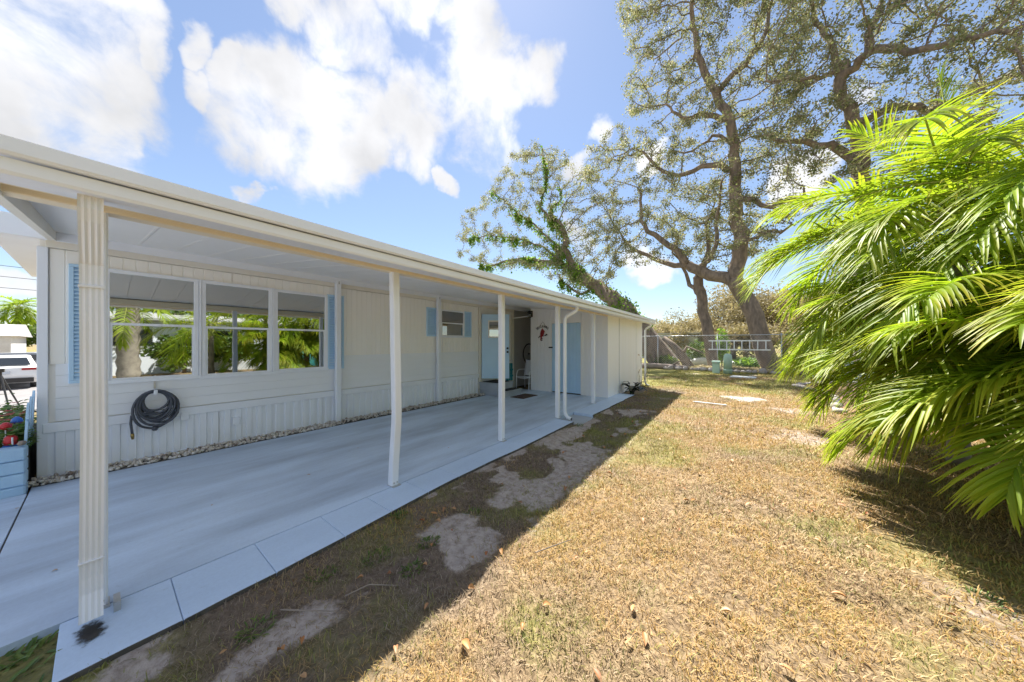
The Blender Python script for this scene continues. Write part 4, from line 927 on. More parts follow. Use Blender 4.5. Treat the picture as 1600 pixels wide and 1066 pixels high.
# simpler trees for the distance: trunk, a few limbs, lumpy leaf crown
def bush_tree(name, label, base, h, rx, rz, n, mat_leaf, seed, leaf=0.3, trunk_r=0.2, lumps=16, group=None, low=0.35):
    rng = np.random.default_rng(seed); rd = random.Random(seed); base = Vector(base); root = thing(name, base, label, 'tree', group); cz = base.z + h - rz
    m = MB(); m.tube([base, base + Vector((rd.uniform(-.2, .2), rd.uniform(-.2, .2), h*0.3)), (base.x, base.y, cz)], [trunk_r*1.3, trunk_r, trunk_r*0.5], 7); m.build('trunk', MT['bark_far'], root, True)
    C = []; br = MB()
    for k in range(lumps):
        d = Vector((rd.gauss(0, 1), rd.gauss(0, 1), rd.gauss(0.15, .8))).normalized(); f = rd.uniform(.35, .85)
        c = Vector((base.x + d.x*rx*f, base.y + d.y*rx*f, cz + d.z*rz*f)); br.tube([(base.x, base.y, cz - rz*low), ((base.x+c.x)/2, (base.y+c.y)/2, (cz+c.z)/2), c], [trunk_r*0.4, trunk_r*0.25, trunk_r*0.06], 4)
        q = rng.normal(size=(n//lumps, 3)); q /= np.linalg.norm(q, axis=1)[:, None]; q *= (rng.random(len(q))**0.45)[:, None]*np.array([rx, rx, rz*0.9])*rd.uniform(.30, .48); C.append(q + np.array(c))
    br.build('branches', MT['bark_far'], root); V, F = leaf_cloud(np.concatenate(C), leaf, rng); np_mesh('crown', V, F, mat_leaf, root); return root
far = [(1062, 38, 4.2, 3.0, 2.1), (1145, 37, 4.0, 3.2, 2.0), (1228, 38, 4.5, 3.4, 2.2), (1310, 36, 4.5, 3.4, 2.2), (1045, 40, 4.6, 3.4, 2.2), (1085, 46, 6.4, 4.0, 3.0), (1125, 42, 7.4, 4.2, 3.4), (1165, 48, 10.0, 5.0, 4.2), (1205, 44, 8.5, 4.5, 3.8), (1250, 42, 8.0, 4.5, 3.5), (1300, 40, 8.5, 4.5, 3.8), (1020, 60, 5.4, 4.5, 2.6), (975, 58, 5.2, 4.5, 2.5), (1360, 42, 9.0, 5.0, 4.0), (1430, 40, 9.0, 5.0, 4.0)]
names = ['furthest left', 'second', 'third']
for k, (u, Y, h, rx, rz) in enumerate(far):
    x = PY(u, HOR, Y)[0]; bush_tree('brown_tree', 'brownish sparse tree in the distance beyond the chain link fence', (x, Y, LZ), h, rx, rz, 8000, MT['farleaf'], 100+k, 0.22, 0.22, 22, 'brown trees far beyond the fence')
# green shrubs beyond the fence
for k, (u, v0, Y, h, rx, lab) in enumerate(((1128, 0, 25.5, 2.6, 0.5, 'bright green narrow shrub behind the ladder'), (1088, 0, 26.5, 1.9, 0.8, 'pale green shrub behind the fence beside the slender oak'), (1040, 0, 23.2, 0.75, 0.7, 'low weedy bush at the foot of the ivy draped oak'), (1170, 0, 24.6, 0.7, 0.9, 'low green ground plant between the two oak trunks'))):
    x = PY(u, HOR, Y)[0]; rg = np.random.default_rng(300+k); root = thing('shrub', (x, Y, LZ), lab, 'shrub')
    m = MB()
    for j in range(7): a = random.uniform(0, 6.28); m.tube([(x, Y, LZ), (x+rx*.3*math.cos(a), Y+rx*.3*math.sin(a), LZ+h*.5), (x+rx*.6*math.cos(a), Y+rx*.6*math.sin(a), LZ+h*.85)], [0.03, 0.02, 0.008], 4)
    m.build('stems', MT['bark_far'], root); q = rg.normal(size=(1500, 3)); q /= np.linalg.norm(q, axis=1)[:, None]; q *= (rg.random(1500)**0.4)[:, None]*np.array([rx, rx, h*0.5])*(0.75 + 0.35*rg.random(1500))[:, None]
    V, F = leaf_cloud(q + np.array([x, Y, LZ+h*0.52]), 0.14, rg); np_mesh('foliage', V, F, MT['ivy'] if k in (0, 3) else MT['greenleaf'], root)

# ================================================================== palms on the right
def frond_mesh(path_fn, nseg, n_leaf, lmax, rg, name, parent, vee=0.5, droop=0.55, wid=0.016, yel=0.3, start=0.2):
    """one pinnate frond along path_fn(t); leaflets are folded strips"""
    pts = [path_fn(i/nseg) for i in range(nseg+1)]
    ra = MB().tube(pts, [0.016*(1-0.85*i/nseg) + 0.002 for i in range(nseg+1)], 5, False)
    V = []; F = []; T = []
    for i in range(n_leaf):
        t = start + (1-start)*(i/(n_leaf-1))**0.95; p = path_fn(t); d = (path_fn(min(1, t+0.02)) - path_fn(max(0, t-0.02))).normalized(); a, u = frame(d)
        s = (t-start)/(1-start); L0 = lmax*(0.45 + 0.55*math.sin(math.pi*min(1, 0.12 + 0.72*s)))*(1 - 0.45*max(0, s-0.7)/0.3)
        fw = math.radians(62 - 36*s)
        for side in (-1, 1):
            L = L0*rg.uniform(.88, 1.08); an = fw + rg.gauss(0, .06)
            ld = (d*math.cos(an) + a*(side*math.sin(an)) + u*(vee*(1-0.5*s) + rg.gauss(0, .10))).normalized()
            wv = ld.cross(u if abs(ld.dot(u)) < .9 else a).normalized(); k = len(V); n = 4; w0 = wid*rg.uniform(.8, 1.15); dr = droop*rg.uniform(.6, 1.5)
            nv = wv.cross(ld).normalized(); y0 = min(1.0, max(0.0, yel*rg.uniform(.2, 1.3)))
            for j in range(n+1):
                q = j/n; c = p + ld*(L*q) + Vector((0, 0, -1))*(dr*L*q*q*0.7); w = w0*(0.55 + 1.2*q - 1.72*q*q) + 0.0008
                V += [tuple(c - wv*w + nv*(w*0.45)), tuple(c), tuple(c + wv*w + nv*(w*0.45))]; T += [y0*q**2.2]*3
            for j in range(n): b0 = k+3*j; F += [(b0, b0+1, b0+4, b0+3), (b0+1, b0+2, b0+5, b0+4)]
    o = ra.build('frond', MT['rachis'], parent, True)
    np_mesh('leaflets', np.array(V), np.array(F), MT['frond'], o, {'tip': T}, True); return o
def palm(base, h, label, fronds, seed, lmax=0.62, L=2.0, n_leaf=52, lean=(0, 0), group='palms along the right side of the lawn', yel=0.45):
    rg = random.Random(seed); base = Vector(base); root = thing('palm', base, label, 'palm', group)
    topp = base + Vector((lean[0], lean[1], h)); m = MB(); n = 26; pts = []; rr = []
    for i in range(n+1):
        t = i/n; pts.append(base.lerp(topp, t) + Vector((lean[0], lean[1], 0))*(-0.25*math.sin(math.pi*t))); rr.append(0.075*(1.25-0.35*t)*(1.06 if i % 2 else 0.97))
    m.tube(pts, rr, 10); m.build('trunk', MT['palmtrunk'], root, True)
    MB().tube([topp - Vector((0, 0, 0.55)), topp - Vector((0, 0, 0.3)), topp, topp + Vector((0, 0, 0.12))], [0.07, 0.085, 0.06, 0.02], 10).build('crownshaft', MT['crownshaft'], root, True)
    for az, el, dr, ls in fronds:
        a0 = R(az + rg.uniform(-5, 5)); e0 = R(el + rg.uniform(-4, 4)); Lf = L*ls*rg.uniform(.94, 1.06); drp = R(dr); sw = rg.uniform(-.25, .25); N_ = 40; P = [Vector(topp)]; 
        for i in range(N_):
            t = (i+0.5)/N_; e = e0 - drp*t**1.4; a = a0 + sw*t; P.append(P[-1] + Vector((math.sin(a)*math.cos(e), math.cos(a)*math.cos(e), math.sin(e)))*(Lf/N_))
        def fn(t, P=P): x = min(max(t, 0), 1)*N_; i = min(N_-1, int(x)); return P[i].lerp(P[i+1], x-i)
        frond_mesh(fn, 14, int(n_leaf*ls), lmax*(0.8+0.2*ls), rg, 'frond', root, vee=rg.uniform(.25, .55), droop=rg.uniform(.35, .8), yel=yel*rg.uniform(.4, 1.5))
    return root
def ring(n, el0, el1, dr0, dr1, ls0=0.9, ls1=1.05, a0=0):
    out = []
    for i in range(n):
        t = i/max(1, n-1); out.append((a0 + i*137.5, el0 + (el1-el0)*t, dr0 + (dr1-dr0)*t, ls0 + (ls1-ls0)*((i*7) % 5)/4))
    return out
def left(n, el0, el1, dr0, dr1, seed, a0=-170, a1=-25):      # extra fronds on the lawn side
    rg = random.Random(seed); return [(a0 + (a1-a0)*(i+rg.random())/n, rg.uniform(el0, el1), rg.uniform(dr0, dr1), rg.uniform(.85, 1.1)) for i in range(n)]
palm((2.25, 6.55, LZ), 3.12, 'tall palm with an upright spear leaf above the others', [(-60, 86, 4, 0.80), (-105, 68, 35, 0.7), (40, 66, 40, 0.7)] + ring(13, 55, -18, 70, 85, 0.85, 1.05, -70) + left(11, -15, 45, 50, 80, 1), 21, 0.68, 2.5)
palm((2.75, 5.35, LZ), 2.75, 'full palm in front of the spear leafed palm', ring(13, 62, -22, 75, 80, 0.9, 1.1, -80) + left(10, -30, 50, 55, 80, 2), 22, 0.64, 2.25)
palm((2.2, 5.2, LZ), 1.45, 'low palm arching over the lawn from the right edge', ring(10, 65, 0, 80, 75, 0.85, 1.1, -60) + left(9, 5, 55, 60, 85, 3), 23, 0.58, 1.75)
palm((2.75, 4.45, LZ), 1.55, 'short palm at the right edge beside the lowest one', ring(9, 65, 0, 80, 75, 0.85, 1.1, -60) + left(9, -5, 45, 60, 85, 4, -140, -30), 29, 0.55, 1.9)
palm((3.3, 7.6, LZ), 3.2, 'palm set back behind the spear leafed palm', ring(16, 66, -20, 70, 85, 0.9, 1.1, -40), 24, 0.64, 2.1)
palm((2.25, 7.9, LZ), 2.0, 'short palm beyond the spear leafed palm, drooping over the bed', ring(12, 50, -25, 75, 85, 0.85, 1.05, -90) + left(7, -20, 45, 55, 85, 5), 25, 0.60, 1.75)
palm((2.45, 4.2, LZ), 1.2, 'lowest palm nearest the camera, its fronds sweeping over the lawn', ring(8, 62, 5, 80, 75, 0.85, 1.1, -60) + left(9, 0, 50, 60, 85, 8, -135, -25), 31, 0.5, 1.75, 60)
palm((3.6, 2.5, LZ), 2.3, 'palm beside the camera mirrored in the middle window', ring(15, 64, -20, 75, 85, 0.9, 1.05, 10), 26, 0.62, 1.9, 36)
palm((4.6, 4.4, LZ), 3.4, 'palm standing behind the row of palms at right', ring(14, 66, -20, 70, 85, 0.9, 1.05, 30), 27, 0.62, 2.1, 36)
palm((4.3, 9.6, LZ), 3.4, 'palm at the far end behind the palm row', ring(14, 66, -20, 70, 85, 0.9, 1.05, 60), 28, 0.62, 2.1, 36)
# ================================================================== back fence and what stands along it
YF = 21.0
fx0, fx1 = -9.0, 6.5
fn = thing('chain_link_fence', (0, YF, LZ), 'grey chain link fence across the back of the lawn', 'fence')
for k in range(7):
    x = -4.02 + 2.75*(k-1.9) if k != 2 else PY(1028, 540, YF)[0]
    MB().tube([(x, YF, LZ-0.1), (x, YF, 2.0)], 0.028, 8).build('fence_post', MT['steel'], fn, True); MB().lathe([(0.034, 0), (0.03, 0.03), (0.01, 0.05)], (x, YF, 2.0), 8).build('post_cap', MT['steel'], fn)
MB().tube([(fx0, YF, 1.97), (fx1, YF, 1.97)], 0.022, 8).build('top_rail', MT['steel'], fn, True); MB().tube([(fx0, YF, 0.02), (fx1, YF, 0.02)], 0.006, 4).build('tension_wire', MT['steel'], fn)
m = MB(); s = 0.095; H = 1.95; x = fx0 - H; rw = 0.0036
while x < fx1:
    for sg in (1, -1):
        a, b = (x, 0.0), (x+H, H)
        if a[0] < fx0: a = (fx0, fx0-x)
        if b[0] > fx1: b = (fx1, fx1-x)
        if b[0] > a[0]:
            za, zb = (a[1], b[1]) if sg > 0 else (H-a[1], H-b[1]); m.tube([(a[0], YF+0.004*sg, za), (b[0], YF+0.004*sg, zb)], rw, 3, False)
    x += s*1.414
m.build('wire_mesh', MT['steel'], fn)
ld = thing('ladder', (PY(1155, 540, YF)[0], YF-0.06, 0.9), 'aluminium ladder hung sideways on the chain link fence', 'ladder')
xa, xb = PY(1107, 532, YF-0.06)[0], PY(1204, 532, YF-0.06)[0]; zt = PY(1155, 532.5, YF-0.06)[2]; zb = PY(1155, 546.5, YF-0.06)[2]
for z in (zt, zb): box('rail', MT['alu'], ld, xa, xb, YF-0.085, YF-0.055, z-0.035, z+0.035)
for k in range(8): x = xa + (xb-xa)*(k+0.55)/8.1; MB().tube([(x, YF-0.07, zb+0.03), (x, YF-0.07, zt-0.03)], 0.028, 6).build('rung', MT['alu'], ld)
# pale green utility pedestals
p1 = Vector((-0.47, 19.2, LZ)); pd = thing('utility_pedestal', p1, 'tall pale green utility pedestal with domed top before the fence', 'pedestal')
MB().lathe([(0.19, 0), (0.19, 0.18), (0.20, 0.19), (0.20, 0.23)], p1, 20).build('base', MT['pedestal'], pd, True); MB().lathe([(0.18, 0.232), (0.185, 0.84), (0.17, 0.95), (0.12, 1.02), (0.04, 1.05)], p1, 20).build('cover', MT['pedestal'], pd, True)
p2 = Vector((-0.97, 19.2, LZ)); pd = thing('utility_pedestal', p2, 'short pale green utility pedestal beside the tall domed one', 'pedestal')
MB().box(p2.x-0.16, p2.x+0.16, p2.y-0.13, p2.y+0.13, LZ, 0.47).build('body', MT['pedestal'], pd, bevel=0.02); MB().box(p2.x-0.19, p2.x+0.19, p2.y-0.155, p2.y+0.155, 0.472, 0.60).build('lid', MT['pedestal'], pd, bevel=0.03)
box('lock_plate', MT['steel'], pd, p2.x-0.04, p2.x+0.04, p2.y-0.165, p2.y-0.158, 0.49, 0.55)
MT['pave'] = simple('pale_paver', (0.62, 0.64, 0.64), 0.8, (0.52, 0.54, 0.54), 6)
o = MB().prism([(-0.35, 17.15, LZ), (0.55, 17.1, LZ), (0.65, 17.55, LZ), (-0.25, 17.7, LZ)], (0, 0, 0), (0, 0, 0.07)).build('stepping_stone', MT['pave'], None, bevel=0.015, loc=(0.1, 17.4, LZ)); tag(o, 'flat pale paving stone in the grass near the pedestals', 'stone')
o = MB().bar((-0.98, 9.35, LZ+0.03), (-0.25, 9.28, LZ+0.03), 0.05, 0.02).build('white_stick', MT['white'], None, loc=(-0.6, 9.3, LZ)); tag(o, 'short white wooden strip lying on the dry lawn', 'stick')
# rubble edging in front of the fence: each stone its own
def rock_obj(name, loc, s, seed, label, cat, group=None, mat='edgestone', parent=None):
    V, F = pebble(1000+seed, 8, 6); me = bpy.data.meshes.new(name); me.from_pydata([(x*s[0], y*s[1], z*s[2]*1.5) for x, y, z in V], [], F); me.materials.append(MT[mat])
    for p in me.polygons: p.use_smooth = True
    o = link(name, me, parent, loc); o.rotation_euler = (0, 0, random.uniform(0, 6.28)); return tag(o, label, cat, group)
k = 0; x = -3.6
while x < 1.9:
    s = random.uniform(.13, .24); rock_obj('edging_stone', (x, 20.45 + random.uniform(-.1, .12), LZ+s*0.4), (s*1.1, s*0.9, s*0.9), k, 'rough brown grey stone in the low border before the fence', 'stone', 'border stones before the back fence'); x += s*1.7; k += 1
for j, (u, v, s, lab) in enumerate(((1214, 579, 0.42, 'large grey boulder where the fence border meets the palms'), (1228, 583, 0.30, 'smaller grey boulder beside the large one at the palms'))):
    p = GZ(u, v, LZ); rock_obj('boulder', (p[0], p[1], LZ+s*0.35), (s, s*0.8, s*0.7), 60+j, lab, 'boulder')
for j, (u, Y, s, lab) in enumerate(((1150, 26.0, 0.55, 'pale rock seen through the fence below the ladder'), (1172, 26.5, 0.7, 'long pale rock behind the fence beside the leaning oak'), (1098, 26.0, 0.75, 'pale round rock behind the fence beside the slender oak'))):
    x = PY(u, 560, Y)[0]; rock_obj('pale_rock', (x, Y, LZ+s*0.3), (s, s*0.6, s*0.6), 70+j, lab, 'rock', None, 'pave')
lg = thing('fallen_log', (-3.8, 20.9, LZ), 'weathered log lying along the fence below the ivy draped oak', 'log')
MB().tube([(-5.2, 20.75, LZ+0.14), (-4.2, 20.7, LZ+0.16), (-3.2, 20.66, LZ+0.15), (-2.4, 20.6, LZ+0.12)], [0.17, 0.18, 0.16, 0.12], 10).build('trunk', MT['log'], lg, True)
MB().tube([(-3.3, 20.66, LZ+0.2), (-2.9, 20.5, LZ+0.5), (-2.5, 20.45, LZ+0.55)], [0.06, 0.04, 0.015], 6).build('stub', MT['log'], lg, True)
br = thing('fallen_limb', (-2.6, 22.6, LZ), 'thick bare limb leaning behind the fence beside the ivy draped oak', 'limb')
MB().tube([(-2.55, 22.6, LZ), (-3.0, 22.6, 0.7), (-3.5, 22.6, 1.35), (-4.1, 22.6, 1.9)], [0.30, 0.27, 0.22, 0.16], 10).build('trunk', MT['bark'], br, True)
MB().tube([(-3.0, 22.6, 0.7), (-2.7, 22.5, 1.3), (-2.0, 22.5, 1.0), (-1.6, 22.4, 0.8)], [0.12, 0.08, 0.05, 0.02], 6).build('side_branch', MT['bark'], br, True)
# leaf litter bank under the oaks
rg = np.random.default_rng(9); n = 9000; lx = rg.uniform(-6, 3, n); ly = 20.6 + np.abs(rg.normal(size=n))*1.7; V, F = leaf_cloud(np.stack([lx, ly, LZ + 0.03 + rg.random(n)*0.10], 1), 0.12, rg, 0.7)
o = np_mesh('leaf_litter', V, F, MT['farleaf'], None); tag(o, 'brown leaf litter banked along the foot of the fence', 'leaf litter', None, 'stuff')
# pale building beyond the fence
nb = thing('garage', (-6.0, 36, LZ), 'pale grey building beyond the fence behind the ivy draped oak', 'building')
box('wall', simple('pale_stucco', (0.56, 0.57, 0.58), 0.8), nb, -10.5, -3.4, 36, 40, LZ, 2.5); MB().prism([(-10.8, 35.7, 2.5), (-3.1, 35.7, 2.5), (-3.1, 35.7, 2.62), (-10.8, 35.7, 2.62)], (0, 35.7, 0), (0, 40.3, 0)).build('roof', MT['greywall'], nb)
box('door', MT['white'], nb, -8.2, -5.6, 35.96, 35.998, LZ, 2.1)
# garden bed edging with white pickets on the right
pf = thing('picket_fence', (3.6, 19.6, LZ), 'low white picket fence behind the palms', 'fence')
for k in range(16):
    x = 2.72 + k*0.125; MB().prism([(x-0.035, 19.6, LZ+0.02), (x+0.035, 19.6, LZ+0.02), (x+0.035, 19.6, 0.70), (x, 19.6, 0.78), (x-0.035, 19.6, 0.70)], (0, 0, 0), (0, 0.02, 0)).build('picket', MT['white'], pf)
for z in (0.12, 0.50): box('rail', MT['white'], pf, 2.65, 4.7, 19.622, 19.65, z, z+0.06)
box('post', MT['bark_far'], pf, 2.42, 2.55, 19.58, 19.7, LZ, 1.05)
k = 0
bedpath = [(3.6, 17.5), (2.9, 17.2), (2.35, 16.3), (1.8, 15.6), (1.66, 15.0), (1.9, 14.3), (2.15, 13.6), (2.2, 12.4), (2.0, 11.3), (1.85, 10.4), (1.75, 9.6)]
for (x0, y0), (x1, y1) in zip(bedpath[:-1], bedpath[1:]):
    L = math.hypot(x1-x0, y1-y0); n = max(1, int(L/0.22))
    for i in range(n):
        t = i/n; s = random.uniform(.07, .12); rock_obj('bed_stone', (x0+(x1-x0)*t + random.uniform(-.03, .03), y0+(y1-y0)*t, LZ+s*0.35), (s*1.1, s, s*0.8), 200+k, 'pale stone edging the garden bed under the palms', 'stone', 'pale stones edging the palm bed'); k += 1
bd = np.array([(p[0]+0.06, p[1]) for p in bedpath]); m = MB(); m.poly([(x, y, LZ+0.035) for x, y in bd] + [(3.0, 11.5, LZ+0.035), (3.6, 14, LZ+0.035), (4.2, 17.5, LZ+0.035)])
o = m.build('mulch_bed', simple('leaf_mulch', (0.30, 0.17, 0.10), 0.95, (0.16, 0.10, 0.06), 12, bmp=0.8, bscale=40), None); tag(o, kind='structure')

# ================================================================== street side, seen past the house corner at far left
MT['carwhite'] = simple('white_car_paint', (0.80, 0.80, 0.80), 0.15, (0.80, 0.80, 0.80)); MT['carglass'] = simple('dark_car_glass', (0.03, 0.035, 0.04), 0.05, spec=0.9); MT['lampred'] = simple('red_lamp', (0.35, 0.01, 0.015), 0.2); MT['chrome'] = simple('chrome', (0.6, 0.6, 0.6), 0.15, metal=1.0)
def gz(x, y): return float(ground_z(x, y)) + 0.03
def car(cx, cy, yaw, label, paint, hgt=1.5):
    z0 = gz(cx, cy); root = thing('parked_car', (cx, cy, z0), label, 'car', 'cars parked on the street side'); 
    # outline in (length, height), rear at +; half-widths vary with height
    prof = [(2.25, .45), (2.28, .62), (2.22, .95), (2.02, 1.02), (1.62, 1.42), (0.9, hgt), (-0.2, hgt-.03), (-1.05, 1.0), (-2.1, .85), (-2.3, .62), (-2.25, .35), (-1.85, .25), (1.85, .25)]
    def W(h): return 0.90 - 0.20*max(0, (h-0.95)/0.55) - 0.05*max(0, (0.5-h)/0.3)
    ca, sa = math.cos(yaw), math.sin(yaw)
    def T(l, w, h): return (cx + l*ca - w*sa, cy + l*sa + w*ca, z0 + h)
    m = MB(); n = len(prof); ws = [-1, -0.86, 0.86, 1]
    for i, wf in enumerate(ws):
        for l, h in prof: ins = 0.05 if abs(wf) == 1 else 0; m.v.append(T(l*(1-ins*0.4), W(h)*wf, h - (0.02 if abs(wf) == 1 and h > .5 else 0)))
    for i in range(3):
        for j in range(n): m.f.append((i*n+j, i*n+(j+1) % n, (i+1)*n+(j+1) % n, (i+1)*n+j))
    m.f += [tuple(range(n-1, -1, -1)), tuple(3*n+j for j in range(n))]
    m.build('body', paint, root, bevel=0.0)
    def pane(pts): MB().prism([T(*p) for p in pts], (0, 0, 0), (0, 0, 0.001)).build('window', MT['carglass'], root)
    MB().poly([T(2.035, -.72, 1.06), T(2.035, .72, 1.06), T(1.70, .62, 1.39), T(1.70, -.62, 1.39)]).build('rear_window', MT['carglass'], root)
    MB().poly([T(-1.0, -.70, 1.04), T(-1.0, .70, 1.04), T(-.32, .60, 1.44), T(-.32, -.60, 1.44)]).build('windscreen', MT['carglass'], root)
    for sg in (-1, 1):
        for a, b, c, d in ((0.35, 1.55, 1.15, 0.35), (-0.75, 0.28, 0.28, -0.25)):
            MB().poly([T(a, sg*(W(1.04)+.008), 1.04), T(b, sg*(W(1.04)+.008), 1.04), T(c, sg*(W(1.38)+.008), 1.38), T(d, sg*(W(1.38)+.008), 1.38)]).build('side_window', MT['carglass'], root)
        o = MB().prism([T(2.20, sg*.50, .84), T(2.20, sg*.885, .84), T(2.20, sg*.885, .95), T(2.20, sg*.50, .92)], (0, 0, 0), (0.06*ca, 0.06*sa, 0)).build('tail_lamp', MT['lampred'], root)
        for l in (1.38, -1.42):
            c = Vector(T(l, sg*0.80, 0.32)); ax = Vector((-sa, ca, 0))*sg
            w = MB().tube([c-ax*0.10, c-ax*0.08, c+ax*0.10, c+ax*0.12], [0.28, 0.325, 0.325, 0.28], 20).build('wheel', MT['rubber'], root, True); MB().tube([c+ax*0.10, c+ax*0.13], [0.21, 0.19], 16).build('rim', MT['steel'], w)
        MB().bar(T(-0.85, sg*0.92, 1.02), T(-0.85, sg*1.08, 1.06), 0.12, 0.14).build('mirror', paint, root)
    MB().prism([T(2.27, -.80, .30), T(2.27, .80, .30), T(2.30, .80, .50), T(2.30, -.80, .50)], (0, 0, 0), (0.03*ca, 0.03*sa, 0)).build('bumper', MT['black'], root)
    MB().poly([T(2.305, -.24, .68), T(2.305, .24, .68), T(2.285, .24, .80), T(2.285, -.24, .80)]).build('number_plate', MT['chrome'], root)
    return root
car(-28.0, -2.75, R(4), 'white car seen from behind, parked nearest on the street', MT['carwhite'])
car(-34.5, -3.1, R(78), 'grey car parked crosswise behind the white car', simple('grey_car_paint', (0.35, 0.37, 0.40), 0.2), 1.52)
tr = thing('tripod', (-14.5, -1.45, gz(-14.5, -1.45)), 'black tripod standing at the road edge before the white car', 'tripod'); tz = tr.location.z
for a in (0.4, 2.5, 4.6): MB().tube([(-14.5, -1.45, tz+0.85), (-14.5+0.38*math.cos(a), -1.45+0.38*math.sin(a), tz)], [0.02, 0.014], 6).build('leg', MT['black'], tr)
MB().tube([(-14.5, -1.45, tz+0.5), (-14.5, -1.45, tz+0.92)], 0.02, 6).build('column', MT['black'], tr); box('head', MT['black'], tr, -14.57, -14.43, -1.5, -1.40, tz+0.92, tz+1.0)
def cottage(x, y, w, d, h, label, wall, roofm, awn=True):
    z0 = gz(x, y); root = thing('cottage', (x, y, z0), label, 'house', 'cottages across the street')
    box('wall', wall, root, x-d/2, x+d/2, y-w/2, y+w/2, z0, z0+h)
    MB().prism([(x-d/2-.3, y-w/2-.3, z0+h), (x+d/2+.3, y-w/2-.3, z0+h), (x, y-w/2-.3, z0+h+1.0)], (0, 0, 0), (0, w+.6, 0)).build('roof', roofm, root)
    for k, f in enumerate((-.32, 0.05, .34)):
        yy = y+f*w; o = box('window', MT['white'], root, x+d/2, x+d/2+.05, yy-.5, yy+.5, z0+.95, z0+2.0); box('pane', MT['carglass'], o, x+d/2+.05, x+d/2+.06, yy-.42, yy+.42, z0+1.03, z0+1.92)
        if awn: MB().prism([(x+d/2+.06, yy-.6, z0+2.1), (x+d/2+.75, yy-.6, z0+1.75), (x+d/2+.75, yy-.6, z0+1.8), (x+d/2+.06, yy-.6, z0+2.16)], (0, 0, 0), (0, 1.2, 0)).build('awning', MT['white'], root)
    box('door', MT['darkmat'], root, x+d/2, x+d/2+.04, y+w*.2-.45, y+w*.2+.45, z0+.2, z0+2.1)
cottage(-48, -8.5, 9, 8, 2.6, 'white cottage with awnings across the street at far left', simple('white_stucco', (0.72, 0.73, 0.74), 0.7), simple('grey_roof', (0.45, 0.45, 0.46), 0.8))
cottage(-56, 3.5, 10, 8, 2.5, 'tan roofed low house across the street by the house corner', simple('beige_stucco', (0.58, 0.50, 0.42), 0.8), simple('tan_roof', (0.50, 0.42, 0.33), 0.8), False)
# distant palm, round trees, pole and wires across the street
rp_ = Vector((-52, -4.35, gz(-52, -4.35))); root = thing('street_palm', rp_, 'tall slim palm tree across the street at far left', 'palm')
MB().tube([rp_, rp_+Vector((0, 0, 3)), rp_+Vector((0.1, 0, 5.3))], [0.26, 0.20, 0.18], 10).build('trunk', MT['palmtrunk'], root, True)
rg = random.Random(77); tp = rp_+Vector((0.1, 0, 5.3))
for i in range(20):
    a0 = i*2.4; e0 = R(70-6.0*i); P = [tp.copy()]
    for j in range(20): t = (j+.5)/20; e = e0-R(75)*t**1.3; P.append(P[-1]+Vector((math.sin(a0)*math.cos(e), math.cos(a0)*math.cos(e), math.sin(e)))*(1.55/20))
    def fq(t, P=P): x = min(max(t, 0), 1)*20; i_ = min(19, int(x)); return P[i_].lerp(P[i_+1], x-i_)
    frond_mesh(fq, 8, 22, 0.75, rg, 'frond', root, wid=0.035, yel=0.1)
for k, (x, y, h, rx) in enumerate(((-62, -12, 5.2, 4.0), (-66, -6.8, 4.8, 3.6), (-64, -2.0, 5.0, 3.8), (-70, 4.0, 5.2, 4.0), (-58, -18, 5.5, 4.2))):
    bush_tree('round_tree', 'rounded green tree behind the cottages across the street', (x, y, gz(x, y)), h, rx, 2.0, 4200, MT['greenleaf'], 400+k, 0.4, 0.2, 20, 'round green trees across the street')
pole = Vector((-46, -30, gz(-46, -30))); up_ = thing('utility_pole', pole, 'wooden utility pole carrying wires across the street', 'pole')
MB().tube([pole, pole+Vector((0, 0, 9))], [0.16, 0.12], 8).build('pole_shaft', MT['log'], up_, True); MB().bar(pole+Vector((0, -1, 8.3)), pole+Vector((0, 1, 8.3)), 0.1, 0.12).build('crossarm', MT['log'], up_)
for k, (x, z) in enumerate(((-46, 8.4), (-46.4, 7.6), (-46.2, 6.7))):
    pts = [(x, -30 + 70*i/20, z - 0.9*(1-((i-10)/10)**2)) for i in range(21)]; o = MB().tube(pts, 0.018, 4, False).build('power_line', MT['black'], None); tag(o, ['uppermost', 'middle', 'lowest'][k] + ' black power line strung across the sky at far left', 'wire')
# neighbour's side on the right: mirrored in the windows
nh = thing('neighbour_house', (13.5, 6, LZ), 'low white neighbouring mobile home with a turquoise base panel, mirrored in the windows', 'house')
box('wall', MT['white'], nh, 12, 16, -1, 15, 0.9, 2.7); box('skirting', MT['white'], nh, 11.97, 16, -1.02, 15.02, LZ, 0.9)
box('skirting_band', simple('turquoise_paint', (0.10, 0.50, 0.45), 0.5), nh, 11.90, 11.965, 6.2, 12.5, LZ, 1.0)
MB().prism([(11.6, -1.4, 2.7), (16.4, -1.4, 2.7), (16.4, -1.4, 2.8), (14, -1.4, 3.2), (11.6, -1.4, 2.8)], (0, 0, 0), (0, 16.8, 0)).build('roof', MT['greywall'], nh)
for y in (1, 4.5, 8.5, 12): o = box('window', MT['white'], nh, 11.95, 12.02, y-.7, y+.7, 1.3, 2.3); box('pane', MT['carglass'], o, 11.93, 11.95, y-.62, y+.62, 1.38, 2.22)
for k, (x, y, h, rx, ml) in enumerate(((19, -4, 7, 4.5, 'greenleaf'), (20, 5, 7, 5.0, 'greenleaf'), (18, 17, 7, 4.5, 'oakleaf'), (15, -9, 6.5, 4.0, 'greenleaf'))):
    bush_tree('garden_tree', 'leafy green tree behind the neighbouring home, mirrored in the windows', (x, y, LZ), h, rx, 3.4, 3600, MT[ml], 500+k, 0.36, 0.3, 20, 'trees mirrored in the windows')
